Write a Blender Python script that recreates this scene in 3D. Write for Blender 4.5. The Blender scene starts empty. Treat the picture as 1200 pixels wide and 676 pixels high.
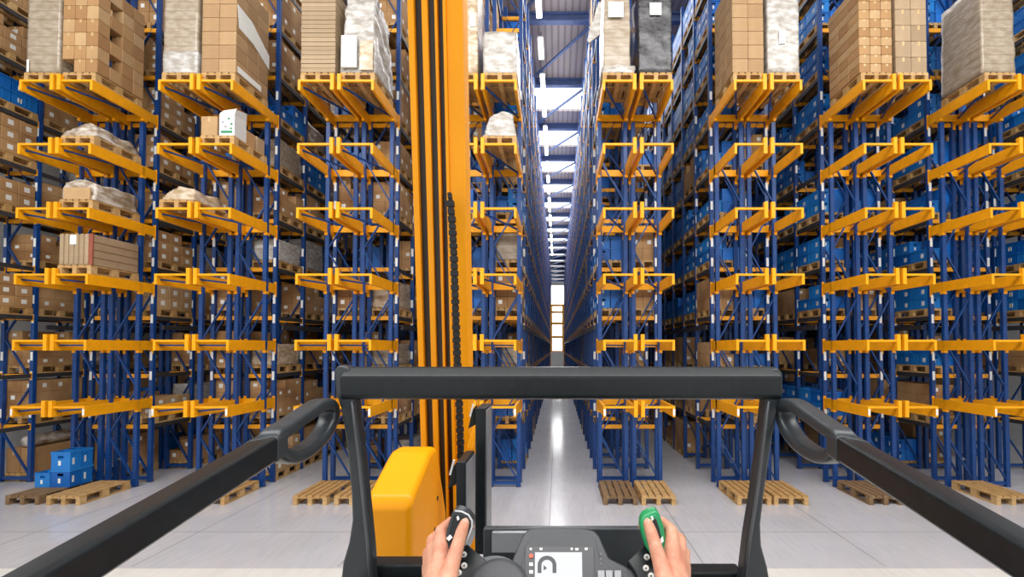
import bpy, bmesh, math, random
from mathutils import Vector, Matrix, noise
random.seed(7)
S = bpy.context.scene
COL = S.collection
# ------------------------------------------------------------------ camera
F = 560.0; PHI = math.radians(1.4); CAMZ = 3.4
VX, VY = 653.0, 407.0
cy = VY - F*math.tan(PHI)
cam_d = bpy.data.cameras.new('camera'); cam = bpy.data.objects.new('camera', cam_d); COL.objects.link(cam)
cam.location = (0, 0, CAMZ); cam.rotation_euler = (math.radians(90)+PHI, 0, 0)
cam_d.sensor_width = 36; cam_d.lens = F*36/1200
cam_d.shift_x = -(VX-600)/1200; cam_d.shift_y = (cy-338)/1200
cam_d.clip_start = 0.05; cam_d.clip_end = 300
S.camera = cam
FW = Vector((0, math.cos(PHI), math.sin(PHI))); UP = Vector((0, -math.sin(PHI), math.cos(PHI)))
def ray(px, py):
    return FW + Vector((1,0,0))*((px-VX)/F) + UP*(-(py-cy)/F)
def P(px, py, Y):
    d = ray(px, py); d = d*(Y/d.y); return Vector((d.x, d.y, d.z+CAMZ))
# ------------------------------------------------------------------ materials
def lin(c):
    c = c/255.0
    return c/12.92 if c <= 0.04045 else ((c+0.055)/1.055)**2.4
def rgb(r, g, b): return (lin(r), lin(g), lin(b), 1)
class NT:
    def __init__(s, name):
        s.m = bpy.data.materials.new(name); s.m.use_nodes = True
        s.t = s.m.node_tree; s.b = s.t.nodes['Principled BSDF']
        s.tc = s.t.nodes.new('ShaderNodeTexCoord')
    def n(s, kind, **kw):
        x = s.t.nodes.new('ShaderNode'+kind)
        for k, v in kw.items():
            if k in x.inputs: x.inputs[k].default_value = v
            else: setattr(x, k, v)
        return x
    def l(s, a, b): s.t.links.new(a, b)
    def math(s, op, a, b=None):
        x = s.t.nodes.new('ShaderNodeMath'); x.operation = op
        for i, v in enumerate((a, b)):
            if v is None: continue
            if isinstance(v, (int, float)): x.inputs[i].default_value = v
            else: s.l(v, x.inputs[i])
        return x.outputs[0]
    def mix(s, f, a, b, blend='MIX'):
        x = s.t.nodes.new('ShaderNodeMix'); x.data_type = 'RGBA'; x.blend_type = blend
        for i, v in ((0, f), (6, a), (7, b)):
            if isinstance(v, (int, float, tuple)): x.inputs[i].default_value = v
            else: s.l(v, x.inputs[i])
        return x.outputs[2]
    def noise(s, scale, detail=3, stretch=None, coord='Object'):
        src = s.tc.outputs[coord]
        if stretch:
            mp = s.n('Mapping'); mp.inputs['Scale'].default_value = stretch; s.l(src, mp.inputs[0]); src = mp.outputs[0]
        x = s.n('TexNoise', Scale=scale, Detail=detail); s.l(src, x.inputs['Vector']); return x.outputs['Fac']
    def ramp(s, f, a, b):
        x = s.n('MapRange'); s.l(f, x.inputs[0]); x.inputs[1].default_value = a; x.inputs[2].default_value = b; return x.outputs[0]
    def bump(s, h, strength=.3, dist=.01):
        x = s.n('Bump', Strength=strength, Distance=dist); s.l(h, x.inputs['Height']); s.l(x.outputs[0], s.b.inputs['Normal'])
    def base(s, v):
        if isinstance(v, tuple): s.b.inputs['Base Color'].default_value = v
        else: s.l(v, s.b.inputs['Base Color'])
M = {}
def simple(name, c, rough=.5, metal=0, var=.12, scale=6, spec=.5, bump=0):
    t = NT(name)
    f = t.noise(scale, 4)
    d = tuple(x*(1-var) for x in c[:3])+(1,); h = tuple(min(1, x*(1+var)) for x in c[:3])+(1,)
    t.base(t.mix(t.ramp(f, .35, .65), d, h))
    t.b.inputs['Roughness'].default_value = rough; t.b.inputs['Metallic'].default_value = metal
    t.b.inputs['Specular IOR Level'].default_value = spec
    if bump: t.bump(t.noise(bump, 2), .25, .004)
    M[name] = t.m; return t
simple('rack_blue', rgb(14, 64, 128), .42)
simple('rack_yellow', rgb(246, 168, 16), .45, var=.06, spec=.35)
simple('beam_orange', rgb(240, 164, 26), .45)
simple('beam_dark', rgb(74, 72, 74), .45, .3)
simple('steel', rgb(150, 152, 155), .35, .6)
simple('foot_grey', rgb(120, 122, 126), .5, .4)
simple('truck_yellow', rgb(244, 160, 6), .38, var=.03, scale=2, spec=.25)
simple('truck_groove', rgb(38, 31, 22), .5)
simple('truck_dark', rgb(50, 56, 60), .36, var=.08, scale=30)
simple('truck_black', rgb(25, 31, 34), .34, var=.18, scale=50, spec=.35)
simple('steel_light', rgb(205, 207, 209), .3)
simple('rubber', rgb(20, 20, 20), .6)
simple('console_grey', rgb(62, 65, 69), .5, var=.05, scale=20)
simple('bezel', rgb(50, 53, 58), .35)
simple('console_rim', rgb(88, 91, 95), .45)
simple('key_grey', rgb(150, 152, 155), .4)
simple('plate_grey', rgb(150, 153, 157), .35, .5, var=.2)
simple('white_label', rgb(238, 238, 232), .6, var=.03)
simple('white_box', rgb(220, 221, 218), .6, var=.04)
simple('green', rgb(22, 150, 88), .35, var=.1)
simple('green_print', rgb(30, 140, 90), .5)
simple('tape', rgb(200, 170, 120), .3)
simple('red_dot', rgb(225, 80, 40), .4)
simple('girder_blue', rgb(86, 104, 146), .5)
simple('girder_grey', rgb(120, 126, 138), .5)
simple('wall_paint', rgb(205, 206, 205), .8, var=.04)
simple('sleeve', rgb(62, 66, 74), .85)
simple('nail', rgb(236, 186, 162), .3, var=.02)
simple('trim_red', rgb(150, 82, 60), .6)
simple('bin_far', rgb(28, 108, 196), .4, var=.3, scale=1.3)

# bins: blue plastic, each with its own slight tint
t = NT('bin_blue'); oi = t.n('ObjectInfo')
t.base(t.mix(oi.outputs['Random'], rgb(10, 92, 176), rgb(36, 132, 212))); t.b.inputs['Roughness'].default_value = .38; M['bin_blue'] = t.m
# cardboard
def cardboard(name, a, b, lines=0, sheets=0):
    t = NT(name); oi = t.n('ObjectInfo')
    c = t.mix(oi.outputs['Random'], a, b)
    f = t.ramp(t.noise(5, 4), .3, .7)
    c = t.mix(f, c, t.mix(.5, c, (.18, .10, .045, 1)), 'MIX') if False else t.mix(t.math('MULTIPLY', f, .22), c, (.20, .12, .06, 1))
    if sheets:
        sx = t.n('SeparateXYZ'); t.l(t.tc.outputs['Object'], sx.inputs[0])
        w = t.math('FRACT', t.math('MULTIPLY', sx.outputs[2], sheets))
        m = t.math('LESS_THAN', w, .22)
        c = t.mix(t.math('MULTIPLY', m, .45), c, (.16, .095, .045, 1))
        t.bump(w, .4, .006)
    t.base(c); t.b.inputs['Roughness'].default_value = .75; M[name] = t.m
cardboard('card_brown', rgb(166, 122, 76), rgb(194, 152, 102))
cardboard('card_light', rgb(184, 146, 100), rgb(204, 168, 122))
cardboard('card_grey', rgb(164, 140, 110), rgb(186, 160, 128))
cardboard('card_sheets', rgb(176, 140, 98), rgb(196, 160, 116), sheets=38)
cardboard('card_pale_sheets', rgb(172, 150, 118), rgb(190, 166, 134), sheets=22)
# stored cartons seen deep in the racks: tint varies from block to block
t = NT('card_far')
t.base(t.mix(t.ramp(t.noise(1.1, 2), .35, .65), rgb(150, 108, 66), rgb(200, 160, 112))); t.b.inputs['Roughness'].default_value = .8; M['card_far'] = t.m
# wood
t = NT('wood'); oi = t.n('ObjectInfo')
f = t.noise(9, 5, (1, 1, 6)); c = t.mix(oi.outputs['Random'], rgb(190, 150, 92), rgb(214, 178, 124))
t.base(t.mix(t.math('MULTIPLY', t.ramp(f, .35, .7), .5), c, rgb(130, 92, 50))); t.b.inputs['Roughness'].default_value = .75; M['wood'] = t.m
t = NT('wood_old'); f = t.noise(9, 5, (1, 6, 1))
t.base(t.mix(t.ramp(f, .3, .7), rgb(150, 122, 88), rgb(104, 78, 50))); t.b.inputs['Roughness'].default_value = .8; M['wood_old'] = t.m
# plastic films
def film(name, a, b, rough=.3, scale=5, layers=0):
    t = NT(name)
    f = t.ramp(t.noise(scale, 6, (1, 1, 2.2)), .38, .66)
    c = t.mix(f, a, b)
    if layers:
        sx = t.n('SeparateXYZ'); t.l(t.tc.outputs['Object'], sx.inputs[0])
        w = t.math('LESS_THAN', t.math('FRACT', t.math('MULTIPLY', sx.outputs[2], layers)), .14)
        c = t.mix(t.math('MULTIPLY', w, .35), c, (.16, .11, .07, 1))
    t.base(c)
    t.b.inputs['Roughness'].default_value = rough; t.b.inputs['Coat Weight'].default_value = .5; t.b.inputs['Coat Roughness'].default_value = .2
    t.bump(t.noise(scale*4, 4, (1, 1, 2)), .5, .03)
    M[name] = t.m
film('film_white', rgb(166, 158, 146), rgb(212, 210, 206))
film('film_grey', rgb(160, 142, 118), rgb(184, 170, 150), layers=5)
film('film_beige', rgb(178, 150, 112), rgb(222, 208, 186))
film('film_black', rgb(34, 34, 36), rgb(74, 74, 78), .22)
film('film_clear', rgb(150, 130, 104), rgb(224, 216, 204), .25, 4)
# floor
def concrete(name, a, b, rough):
    t = NT(name)
    f1 = t.ramp(t.noise(.9, 5), .2, .8); f2 = t.ramp(t.noise(14, 4, (1, .12, 1)), .45, .8)
    c = t.mix(f1, a, b); c = t.mix(t.math('MULTIPLY', f2, .35), c, tuple(x*.72 for x in a[:3])+(1,))
    st = t.ramp(t.noise(30, 5), .5, .8); c = t.mix(t.math('MULTIPLY', st, .08), c, rgb(140, 128, 116))
    t.base(c)
    t.l(t.math('ADD', t.math('MULTIPLY', t.noise(9, 4, (1, .2, 1)), .08), rough), t.b.inputs['Roughness'])
    M[name] = t.m
concrete('concrete', rgb(190, 190, 195), rgb(202, 202, 207), .11)
concrete('concrete_pale', rgb(214, 212, 206), rgb(226, 225, 220), .4)
simple('joint', rgb(112, 110, 110), .7)
# ceiling deck: ribs along the hall
t = NT('deck'); sx = t.n('SeparateXYZ'); t.l(t.tc.outputs['Object'], sx.inputs[0])
w = t.math('FRACT', t.math('MULTIPLY', sx.outputs[0], 4.0))
t.base(t.mix(t.math('LESS_THAN', w, .35), rgb(166, 154, 150), rgb(136, 126, 124))); t.b.inputs['Roughness'].default_value = .6; M['deck'] = t.m
def emit(name, c, s):
    t = NT(name); t.base((.1, .1, .1, 1) if name == 'display' else (.8, .8, .8, 1)); t.b.inputs['Emission Color'].default_value = c; t.b.inputs['Emission Strength'].default_value = s; M[name] = t.m
emit('lamp', (1, .97, .92, 1), 14)
emit('skylight', (.93, .97, 1, 1), 3.2)
emit('daylight', (.97, .98, 1, 1), 6.0)
emit('display', (.92, .95, 1, 1), .75)
# posts with punched slots
t = NT('post_blue'); sx = t.n('SeparateXYZ'); t.l(t.tc.outputs['Object'], sx.inputs[0])
z = t.math('FRACT', t.math('MULTIPLY', sx.outputs[2], 13.0))
hz = t.math('LESS_THAN', t.math('ABSOLUTE', t.math('SUBTRACT', z, .5)), .22)
def near(v, c0, r): return t.math('LESS_THAN', t.math('ABSOLUTE', t.math('SUBTRACT', t.math('ABSOLUTE', v), c0)), r)
m = t.math('MULTIPLY', hz, t.math('MULTIPLY', near(sx.outputs[0], .026, .008), 1.0))
t.base(t.mix(m, t.mix(t.ramp(t.noise(4, 3), .3, .7), rgb(12, 58, 120), rgb(20, 74, 146)), rgb(6, 16, 36))); t.b.inputs['Roughness'].default_value = .4; M['post_blue'] = t.m
# skin
t = NT('skin'); f = t.ramp(t.noise(60, 4), .3, .7); g = t.ramp(t.noise(16, 3), .35, .7)
c = t.mix(f, rgb(206, 146, 116), rgb(224, 170, 142)); c = t.mix(t.math('MULTIPLY', g, .55), c, rgb(196, 112, 88))
t.base(c); t.b.inputs['Roughness'].default_value = .5; t.b.inputs['Subsurface Weight'].default_value = .12
t.b.inputs['Subsurface Radius'].default_value = (.01, .004, .002); t.bump(t.noise(140, 5), .45, .004); M['skin'] = t.m

# ------------------------------------------------------------------ mesh builder
class MB:
    def __init__(s): s.v = []; s.f = []; s.mi = []
    def add(s, vs, fs, m=0):
        b = len(s.v); s.v += [tuple(v) for v in vs]; s.f += [tuple(b+i for i in f) for f in fs]; s.mi += [m]*len(fs); return s
    def box(s, x0, x1, y0, y1, z0, z1, m=0):
        v = [(x0,y0,z0),(x1,y0,z0),(x1,y1,z0),(x0,y1,z0),(x0,y0,z1),(x1,y0,z1),(x1,y1,z1),(x0,y1,z1)]
        return s.add(v, [(0,3,2,1),(4,5,6,7),(0,1,5,4),(1,2,6,5),(2,3,7,6),(3,0,4,7)], m)
    def bar(s, a, b, w, h, m=0, up=(0,0,1)):
        a = Vector(a); b = Vector(b); d = (b-a).normalized(); u = Vector(up)
        if abs(d.dot(u)) > .98: u = Vector((0,1,0))
        r = d.cross(u).normalized()*w/2; u = r.cross(d).normalized()*h/2
        v = [a-r-u, a+r-u, a+r+u, a-r+u, b-r-u, b+r-u, b+r+u, b-r+u]
        return s.add(v, [(0,1,2,3),(7,6,5,4),(0,4,5,1),(1,5,6,2),(2,6,7,3),(3,7,4,0)], m)
    def prism(s, poly, off, m=0):
        n = len(poly); off = Vector(off); v = [Vector(p) for p in poly]; v += [p+off for p in v]
        f = [tuple(range(n)), tuple(range(2*n-1, n-1, -1))]+[((i+1) % n, i, n+i, n+(i+1) % n) for i in range(n)]
        return s.add(v, f, m)
    def sweep(s, path, prof, ups, closed=False, m=0):
        """prof: list of (r,u); path points; ups: one up vector or list"""
        n = len(path); k = len(prof); vs = []
        path = [Vector(p) for p in path]
        for i, p in enumerate(path):
            if closed: d = path[(i+1) % n]-path[i-1]
            else: d = path[min(i+1, n-1)]-path[max(i-1, 0)]
            d.normalize(); u = Vector(ups[i] if isinstance(ups, list) else ups)
            r = d.cross(u).normalized(); u = r.cross(d).normalized()
            vs += [p+r*a+u*b for a, b in prof]
        fs = []
        for i in range(n if closed else n-1):
            j = (i+1) % n
            for q in range(k):
                w = (q+1) % k; fs.append((i*k+q, j*k+q, j*k+w, i*k+w))
        if not closed: fs += [tuple(range(k)), tuple(range(n*k-1, (n-1)*k-1, -1))]
        return s.add(vs, fs, m)
    def disc(s, c, nrm, r, h, seg=16, m=0, r2=None):
        c = Vector(c); nrm = Vector(nrm).normalized(); a = nrm.orthogonal().normalized(); b = nrm.cross(a); r2 = r if r2 is None else r2
        v = [c+(a*math.cos(2*math.pi*i/seg)+b*math.sin(2*math.pi*i/seg))*r for i in range(seg)]
        v += [c+nrm*h+(a*math.cos(2*math.pi*i/seg)+b*math.sin(2*math.pi*i/seg))*r2 for i in range(seg)]
        f = [tuple(range(seg-1, -1, -1)), tuple(range(seg, 2*seg))]+[(i, (i+1) % seg, seg+(i+1) % seg, seg+i) for i in range(seg)]
        return s.add(v, f, m)
    def mesh(s, name, mats, fix=True):
        me = bpy.data.meshes.new(name); me.from_pydata(s.v, [], s.f)
        for m in (mats if isinstance(mats, (list, tuple)) else [mats]): me.materials.append(M[m])
        me.polygons.foreach_set('material_index', s.mi)
        if fix and len(s.f) < 20000:
            bm = bmesh.new(); bm.from_mesh(me); bmesh.ops.recalc_face_normals(bm, faces=bm.faces); bm.to_mesh(me); bm.free()
        me.update(); return me
    def build(s, name, mats, parent=None, loc=None, smooth=False, bevel=0, seg=2):
        return link(name, s.mesh(name, mats), parent, loc, smooth, bevel, seg)
def link(name, me, parent=None, loc=None, smooth=False, bevel=0, seg=2):
    o = bpy.data.objects.new(name, me); COL.objects.link(o)
    if parent: o.parent = parent
    if loc is not None: o.location = loc
    if bevel:
        b = o.modifiers.new('bevel', 'BEVEL'); b.width = bevel; b.segments = seg; b.limit_method = 'ANGLE'; b.angle_limit = math.radians(35)
        b.use_clamp_overlap = True; smooth = True
    if smooth:
        for p in me.polygons: p.use_smooth = True
        if bevel: o.modifiers.new('wn', 'WEIGHTED_NORMAL')
    return o
def tag(o, label, cat, group=None, kind=None):
    if label: o['label'] = label
    if cat: o['category'] = cat
    if group: o['group'] = group
    if kind: o['kind'] = kind
    return o
def thing(name, label, cat, loc=(0,0,0), rz=0, group=None):
    o = bpy.data.objects.new(name, None); o.empty_display_size = .1; COL.objects.link(o); o.location = loc; o.rotation_euler = (0,0,rz)
    return tag(o, label, cat, group)
def struct(o): o['kind'] = 'structure'; return o
def copy_tree(o, parent=None):
    c = o.copy(); COL.objects.link(c)
    if parent: c.parent = parent
    for ch in o.children: copy_tree(ch, c)
    return c
def rrect(w, h, r, n=3):
    out = []
    for cx, cz, a0 in ((w/2-r, h/2-r, 0), (-w/2+r, h/2-r, 90), (-w/2+r, -h/2+r, 180), (w/2-r, -h/2+r, 270)):
        for i in range(n+1):
            a = math.radians(a0+90*i/n); out.append((cx+r*math.cos(a), cz+r*math.sin(a)))
    return out
ORD = 'zero first second third fourth fifth sixth seventh eighth ninth tenth eleventh twelfth thirteenth fourteenth fifteenth sixteenth seventeenth eighteenth nineteenth twentieth'.split()
NUM = 'ground one two three four five six seven eight nine ten eleven twelve thirteen fourteen fifteen sixteen seventeen eighteen nineteen twenty'.split()

# ------------------------------------------------------------------ rack geometry constants
YT = 10.4; YF = 11.75; Y0 = 12.17; BAY = 1.32; SC = F/YT
LV = [P(653, y, YT).z for y in (476, 398, 320.5, 243, 167.5, 93)]     # top faces of the pick-up shelves
SL = [1.45, 2.73, 4.2, 5.44, 6.68, 7.92, 9.16, 10.4, 11.64, 12.88]      # storage levels
RTOP = 14.1; CEIL = 15.4; NB = 46; YEND = Y0+NB*BAY
def tipx(px): return (px-VX)/SC
RK = [ # id, xl, xr, phrase, has shelf
 ('L1', tipx(14), tipx(101), 'fourth rack left of aisle', True),
 ('L2', tipx(179), tipx(268), 'third rack left of aisle', True),
 ('L3', tipx(345), tipx(435), 'second rack left of aisle', True),
 ('L4', tipx(516), tipx(605), 'first rack left of aisle', True),
 ('R1', tipx(707), tipx(791), 'first rack right of aisle', True),
 ('R2', tipx(863), tipx(944), 'second rack right of aisle', True),
 ('R3', tipx(1016), tipx(1098), 'third rack right of aisle', True),
 ('R4', tipx(1164), tipx(1247), 'fourth rack right of aisle', True),
 ('L0', -14.13, -13.28, 'fifth rack left of aisle', False),
 ('R5', 12.35, 13.2, 'fifth rack right of aisle', False),
]
GAP = .1
PW, PD = .095, .085
def rows_of(r):
    _, xl, xr, _, shelf = r
    if not shelf: return [(xl, xr)]
    w = (xr-xl-GAP)/2
    return [(xl, xl+w), (xr-w, xr)]
def post_mb(top):
    mb = MB()
    # C-shaped upright: web and two flanges, plus a small foot plate
    mb.box(-PW/2, PW/2, -PD/2, -PD/2+.02, 0.01, top); mb.box(-PW/2, -PW/2+.02, -PD/2+.02, PD/2, 0.01, top); mb.box(PW/2-.02, PW/2, -PD/2+.02, PD/2, 0.01, top)
    mb.box(-PW/2-.015, PW/2+.015, -PD/2-.015, PD/2+.015, 0, .01, 1)
    return mb
POST_TALL = post_mb(RTOP).mesh('post', ['post_blue', 'foot_grey'])
POST_LOW = post_mb(LV[5]+.02).mesh('post', ['post_blue', 'foot_grey'])
def brace_mb(w, top, mb=None, x=0, y=0, step=1.18):
    mb = mb or MB(); z = .1; k = 0; a = w/2-PW*.6
    mb.box(x-a, x+a, y-.02, y+.02, .06, .14)
    while z+step < top-.05:
        s = 1 if k % 2 else -1
        mb.bar((x-s*a, y, z+.05), (x+s*a, y, z+step), .03, .05, up=(0,1,0))
        z += step; k += 1
    return mb
LBL = MB().box(-.03, .03, -.004, 0, 0, .22).mesh('label', 'white_label')
_bm = {}
def brace_mesh(w, top):
    k = (round(w, 3), top)
    if k not in _bm: _bm[k] = brace_mb(w, top).mesh('upright_frame', 'rack_blue')
    return _bm[k]
_beam = MB(); _beam.box(-.022, .022, -BAY/2+.05, BAY/2-.05, -.1, 0, 0)
for s in (-1, 1): _beam.box(-.03, .03, s*(BAY/2-.048)-.011, s*(BAY/2-.048)+.011, -.14, .03, 1)
BEAM = _beam.mesh('shelf_beam', ['beam_dark', 'rack_yellow'])
def cross_mesh(w):
    k = ('c', round(w, 3))
    if k not in _bm: _bm[k] = MB().box(-w/2+PW, w/2-PW, -.025, .025, -.105, -.005).mesh('cross_bar', 'beam_orange')
    return _bm[k]

def make_shelf(x0, x1, z, root, inner):
    """one cantilever pick-up shelf: front bar, two deep side beams, rear bar, stops, diagonal brace. inner: side (-1/+1) of the neighbour shelf"""
    m = MB(); m.box(x0, x1, YT, YT+.06, z-.045, z)
    sh = m.build('pickup_shelf', 'rack_yellow', root, bevel=0)
    MB().box(x0+.06, x1-.06, Y0-.17, Y0-.12, z-.16, z).build('rear_bar', 'rack_yellow', sh)
    for sx, xx in ((-1, x0), (1, x1)):
        a, b = (xx, xx+.055) if sx < 0 else (xx-.055, xx)
        MB().box(a, b, YT+.06, Y0-PD/2-.005, z-.235, z).build('side_beam', 'rack_yellow', sh)
        m = MB()
        if sx == inner: m.box(a-.012, b+.012, YT-.02, YT+.06, z-.235, z+.12)
        else: m.box(a, b, YT, YT+.06, z-.235, z-.045)
        m.build('end_stop', 'rack_yellow', sh)
        m = MB(); m.box(a-.008, b+.008, Y0-PD/2-.005, Y0-PD/2+.004, z-.33, z+.05)
        m.build('beam_bracket', 'rack_yellow', sh)
        MB().box(a-.01, b+.01, YF-.06, YF+.06, z-.3, z-.236).build('saddle', 'rack_yellow', sh)
    MB().bar((x0+.07, YT+.1, z-.12), (x1-.07, Y0-.22, z-.12), .035, .035).build('diagonal_brace', 'rack_blue', sh)
    return sh

LOADS = []      # (kind, x, y, z, rack phrase, row name, bay, level)
ROWS = []
for r in RK:
    rid, xl, xr, ph, shelf = r
    xm = (xl+xr)/2
    lab = {'L0': 'tall blue pallet rack without yellow front shelves beside the pale side wall',
           'R5': 'tall blue pallet rack cut off by the right edge, behind the outermost shelf-fronted rack'}.get(
           rid, 'tall blue double pallet rack with yellow pick-up shelves, ' + ph)
    root = thing('pallet_rack', lab, 'pallet rack', (xm, Y0, 0), 0, 'pallet racks of the warehouse')
    rws = rows_of(r)
    nind = 14
    # frames
    far = MB(); farb = MB(); farc = MB()
    for ri, (a, b) in enumerate(rws):
        xc = (a+b)/2-xm; w = b-a
        ROWS.append((rid, ph, ri, a, b, len(rws)))
        for k in range(-1 if rid == 'L0' else 0, NB+1):
            y = k*BAY
            if k < nind:
                fr = link('upright_frame', brace_mesh(w, RTOP), root, (xc, y, 0))
                if k < 7:
                    for sx in (-1, 1):
                        po = link('post', POST_TALL, fr, (sx*(w/2-PW/2), 0, 0))
                else:
                    pass
            if k >= 7:
                for sx in (-1, 1): far.box(xc+sx*(w/2-PW/2)-PW/2, xc+sx*(w/2-PW/2)+PW/2, y-PD/2, y+PD/2, 0, RTOP)
            if k >= nind: brace_mb(w, RTOP, far, xc, y, 1.5)
            for zl in SL:
                if k < (5 if shelf else 9): link('cross_bar', cross_mesh(w), root, (xc, y, zl-.0))
                else: farc.box(xc-w/2+PW, xc+w/2-PW, y-.025, y+.025, zl-.105, zl-.005)
        # face beams: the outer face of each row; the inner ones run as one
        for sx in (-1, 1):
            outer = (len(rws) == 1) or (sx == (-1 if ri == 0 else 1))
            xb = xc+sx*(w/2-PW/2)
            for zl in SL:
                n0 = 0
                if outer:
                    n0 = 5
                    for k in range(-1 if rid == 'L0' else 0, n0): link('shelf_beam', BEAM, root, (xb, (k+.5)*BAY, zl))
                for k in range(n0, NB):
                    farb.box(xb-.022, xb+.022, (k+.0)*BAY+.05, (k+1)*BAY-.05, zl-.1, zl)
                    if outer:
                        for e in (.048, BAY-.048): farb.box(xb-.035, xb+.035, k*BAY+e-.011, k*BAY+e+.011, zl-.15, zl+.04, 1)
        # dark cable tray along the aisle face
    tag(far.build('upright_frame', 'rack_blue', root), None, None, kind='stuff')
    tag(farb.build('shelf_beam', ['beam_dark', 'rack_yellow'], root), None, None, kind='stuff')
    tag(farc.build('cross_bar', 'beam_orange', root), None, None, kind='stuff')
    for sx in ((-1, 1) if shelf else ((1,) if rid == 'L0' else (-1,))):
        xe = (xr-xm+.03) if sx > 0 else (xl-xm-.03)
        MB().box(xe-.025, xe+.025, .2, NB*BAY, 3.86, 3.98).build('cable_tray', 'beam_dark', root)
    # barcode labels on the aisle posts at the mouth of the rack
    for ri, (a, b) in enumerate(rws):
        for sx in (-1, 1):
            if len(rws) == 2 and sx != (-1 if ri == 0 else 1): continue
            for k in (0, 1):
                for zz in [LV[i]+d for i in range(6) for d in (-.5, .45)]:
                    xp = ((a+b)/2-xm)+sx*((b-a)/2-PW/2)
                    if zz < RTOP: link('label', LBL, root, (xp, k*BAY-PD/2-.002, zz))
    if shelf:
        for ri, (a, b) in enumerate(rws):
            w = b-a; xc = (a+b)/2-xm
            fr = link('front_frame', brace_mesh(w, round(LV[5], 2)), root, (xc, YF-Y0, 0))
            for sx in (-1, 1): link('post', POST_LOW, fr, (sx*(w/2-PW/2), 0, -.28))
            for p in list(fr.children): p.location.z = -.28+.28
        for z in LV:
            for ri, (a, b) in enumerate(rws):
                sh = make_shelf(a, b, z, root, 1 if ri == 0 else -1)
                sh.location = (-xm, -Y0, 0)
                if z == LV[0]:
                    xe_ = a+.027 if ri == 0 else b-.027
                    MB().box(xe_-.022, xe_+.022, YT-.004, YT-.001, z-.2, z-.06).build('label', 'white_label', sh)
    # light spacer bars between the rows
    if shelf:
        for zz in (.55, 5.0, 9.7):
            MB().box(rws[0][1]-xm-.02, rws[1][0]-xm+.02, -.02, .02, zz, zz+.06).build('row_spacer', 'steel', root)

# front frames must end below the top shelf beams, so trim their height via scale
for o in COL.objects:
    if o.name.startswith('front_frame'):
        o.scale.z = (LV[5]-.33)/(LV[5]+.02)

# ------------------------------------------------------------------ stock models
PK = 1.4      # pallet height factor
def zs(me):
    for v in me.vertices: v.co.z *= PK
    return me
def pallet_parts(mat='wood'):
    d = MB()
    for i in range(5):
        x = -.4+.0725+i*.16375; d.box(x-.0625, x+.0625, -.6, .6, .122, .144)
    for y in (-.5275, 0, .5275): d.box(-.4, .4, y-.0725, y+.0725, .1, .122)
    blk = MB().box(-.05, .05, -.0725, .0725, .022, .1)
    bot = MB().box(-.05, .05, -.6, .6, 0, .022)
    return zs(d.mesh('deck', mat)), zs(blk.mesh('block', mat)), zs(bot.mesh('bottom_board', mat))
PAL = {m: pallet_parts(m) for m in ('wood', 'wood_old')}
def make_pallet(label, loc, rz=0, mat='wood', group='wooden pallets at the rack fronts', sx=1):
    root = thing('wooden_pallet', label, 'pallet', loc, rz, group)
    d, b, c = PAL[mat]
    link('deck', d, root)
    for x in (-.35, 0, .35):
        for y in (-.5275, 0, .5275): link('block', b, root, (x, y, 0))
        link('bottom_board', c, root, (x, 0, 0))
    root.scale = (sx, 1, 1)
    return root
def whole_pallet(mat):
    d = MB()
    for i in range(5):
        x = -.4+.0725+i*.16375; d.box(x-.0625, x+.0625, -.6, .6, .122, .144)
    for y in (-.5275, 0, .5275): d.box(-.4, .4, y-.0725, y+.0725, .1, .122)
    for x in (-.35, 0, .35):
        d.box(x-.05, x+.05, -.6, .6, 0, .022)
        for y in (-.5275, 0, .5275): d.box(x-.05, x+.05, y-.0725, y+.0725, .022, .1)
    return d
PAL_ONE = zs(whole_pallet('wood').mesh('wooden_pallet', 'wood'))
# bin .57 x .38 x .3, long side on Y
def bin_parts():
    b = MB(); X, Y, H, t_ = .19, .285, .3, .014
    b.box(-X+.02, X-.02, -Y+.02, Y-.02, 0, .02)
    for s in (-1, 1):
        xa = s*(X-.012); b.add([(xa-t_/2, -Y, .0), (xa+t_/2, -Y, .0), (xa+t_/2, Y, .0), (xa-t_/2, Y, .0), (xa-t_/2, -Y, H), (xa+t_/2, -Y, H), (xa+t_/2, Y, H), (xa-t_/2, Y, H)],
              [(0,3,2,1),(4,5,6,7),(0,1,5,4),(1,2,6,5),(2,3,7,6),(3,0,4,7)])
        ya = s*(Y-.012)
        # end wall with a hand slot
        b.box(-X, X, ya-t_/2, ya+t_/2, 0, .19); b.box(-X, -.06, ya-t_/2, ya+t_/2, .19, .235); b.box(.06, X, ya-t_/2, ya+t_/2, .19, .235); b.box(-X, X, ya-t_/2, ya+t_/2, .235, H)
        for q in (-.12, 0, .12): b.box(xa-t_/2-.006, xa+t_/2+.006, q-.012, q+.012, .02, H-.03)
    rim = MB(); 
    for s in (-1, 1):
        rim.box(s*X-.012, s*X+.012, -Y-.01, Y+.01, H-.035, H); rim.box(-X-.01, X+.01, s*Y-.012, s*Y+.012, H-.035, H)
    lab = MB().box(-.045, .005, -Y-.003, -Y+.004, .07, .15).box(-X-.001, -X+.004, -.16, -.07, .08, .19).box(X-.004, X+.001, -.16, -.07, .08, .19)
    return b.mesh('body', 'bin_blue'), rim.mesh('rim', 'bin_blue'), lab.mesh('label', 'white_label')
BIN = bin_parts()
_b = MB(); 
BIN_ONE = None
def bin_one():
    b = MB()
    for me in BIN[:2]:
        b.add([v.co for v in me.vertices], [tuple(p.vertices) for p in me.polygons])
    b.add([v.co for v in BIN[2].vertices], [tuple(p.vertices) for p in BIN[2].polygons], 1)
    return b.mesh('storage_bin', ['bin_blue', 'white_label'])
BIN_ONE = bin_one()
BGRP = 'blue bins stored in the racks'
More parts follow.
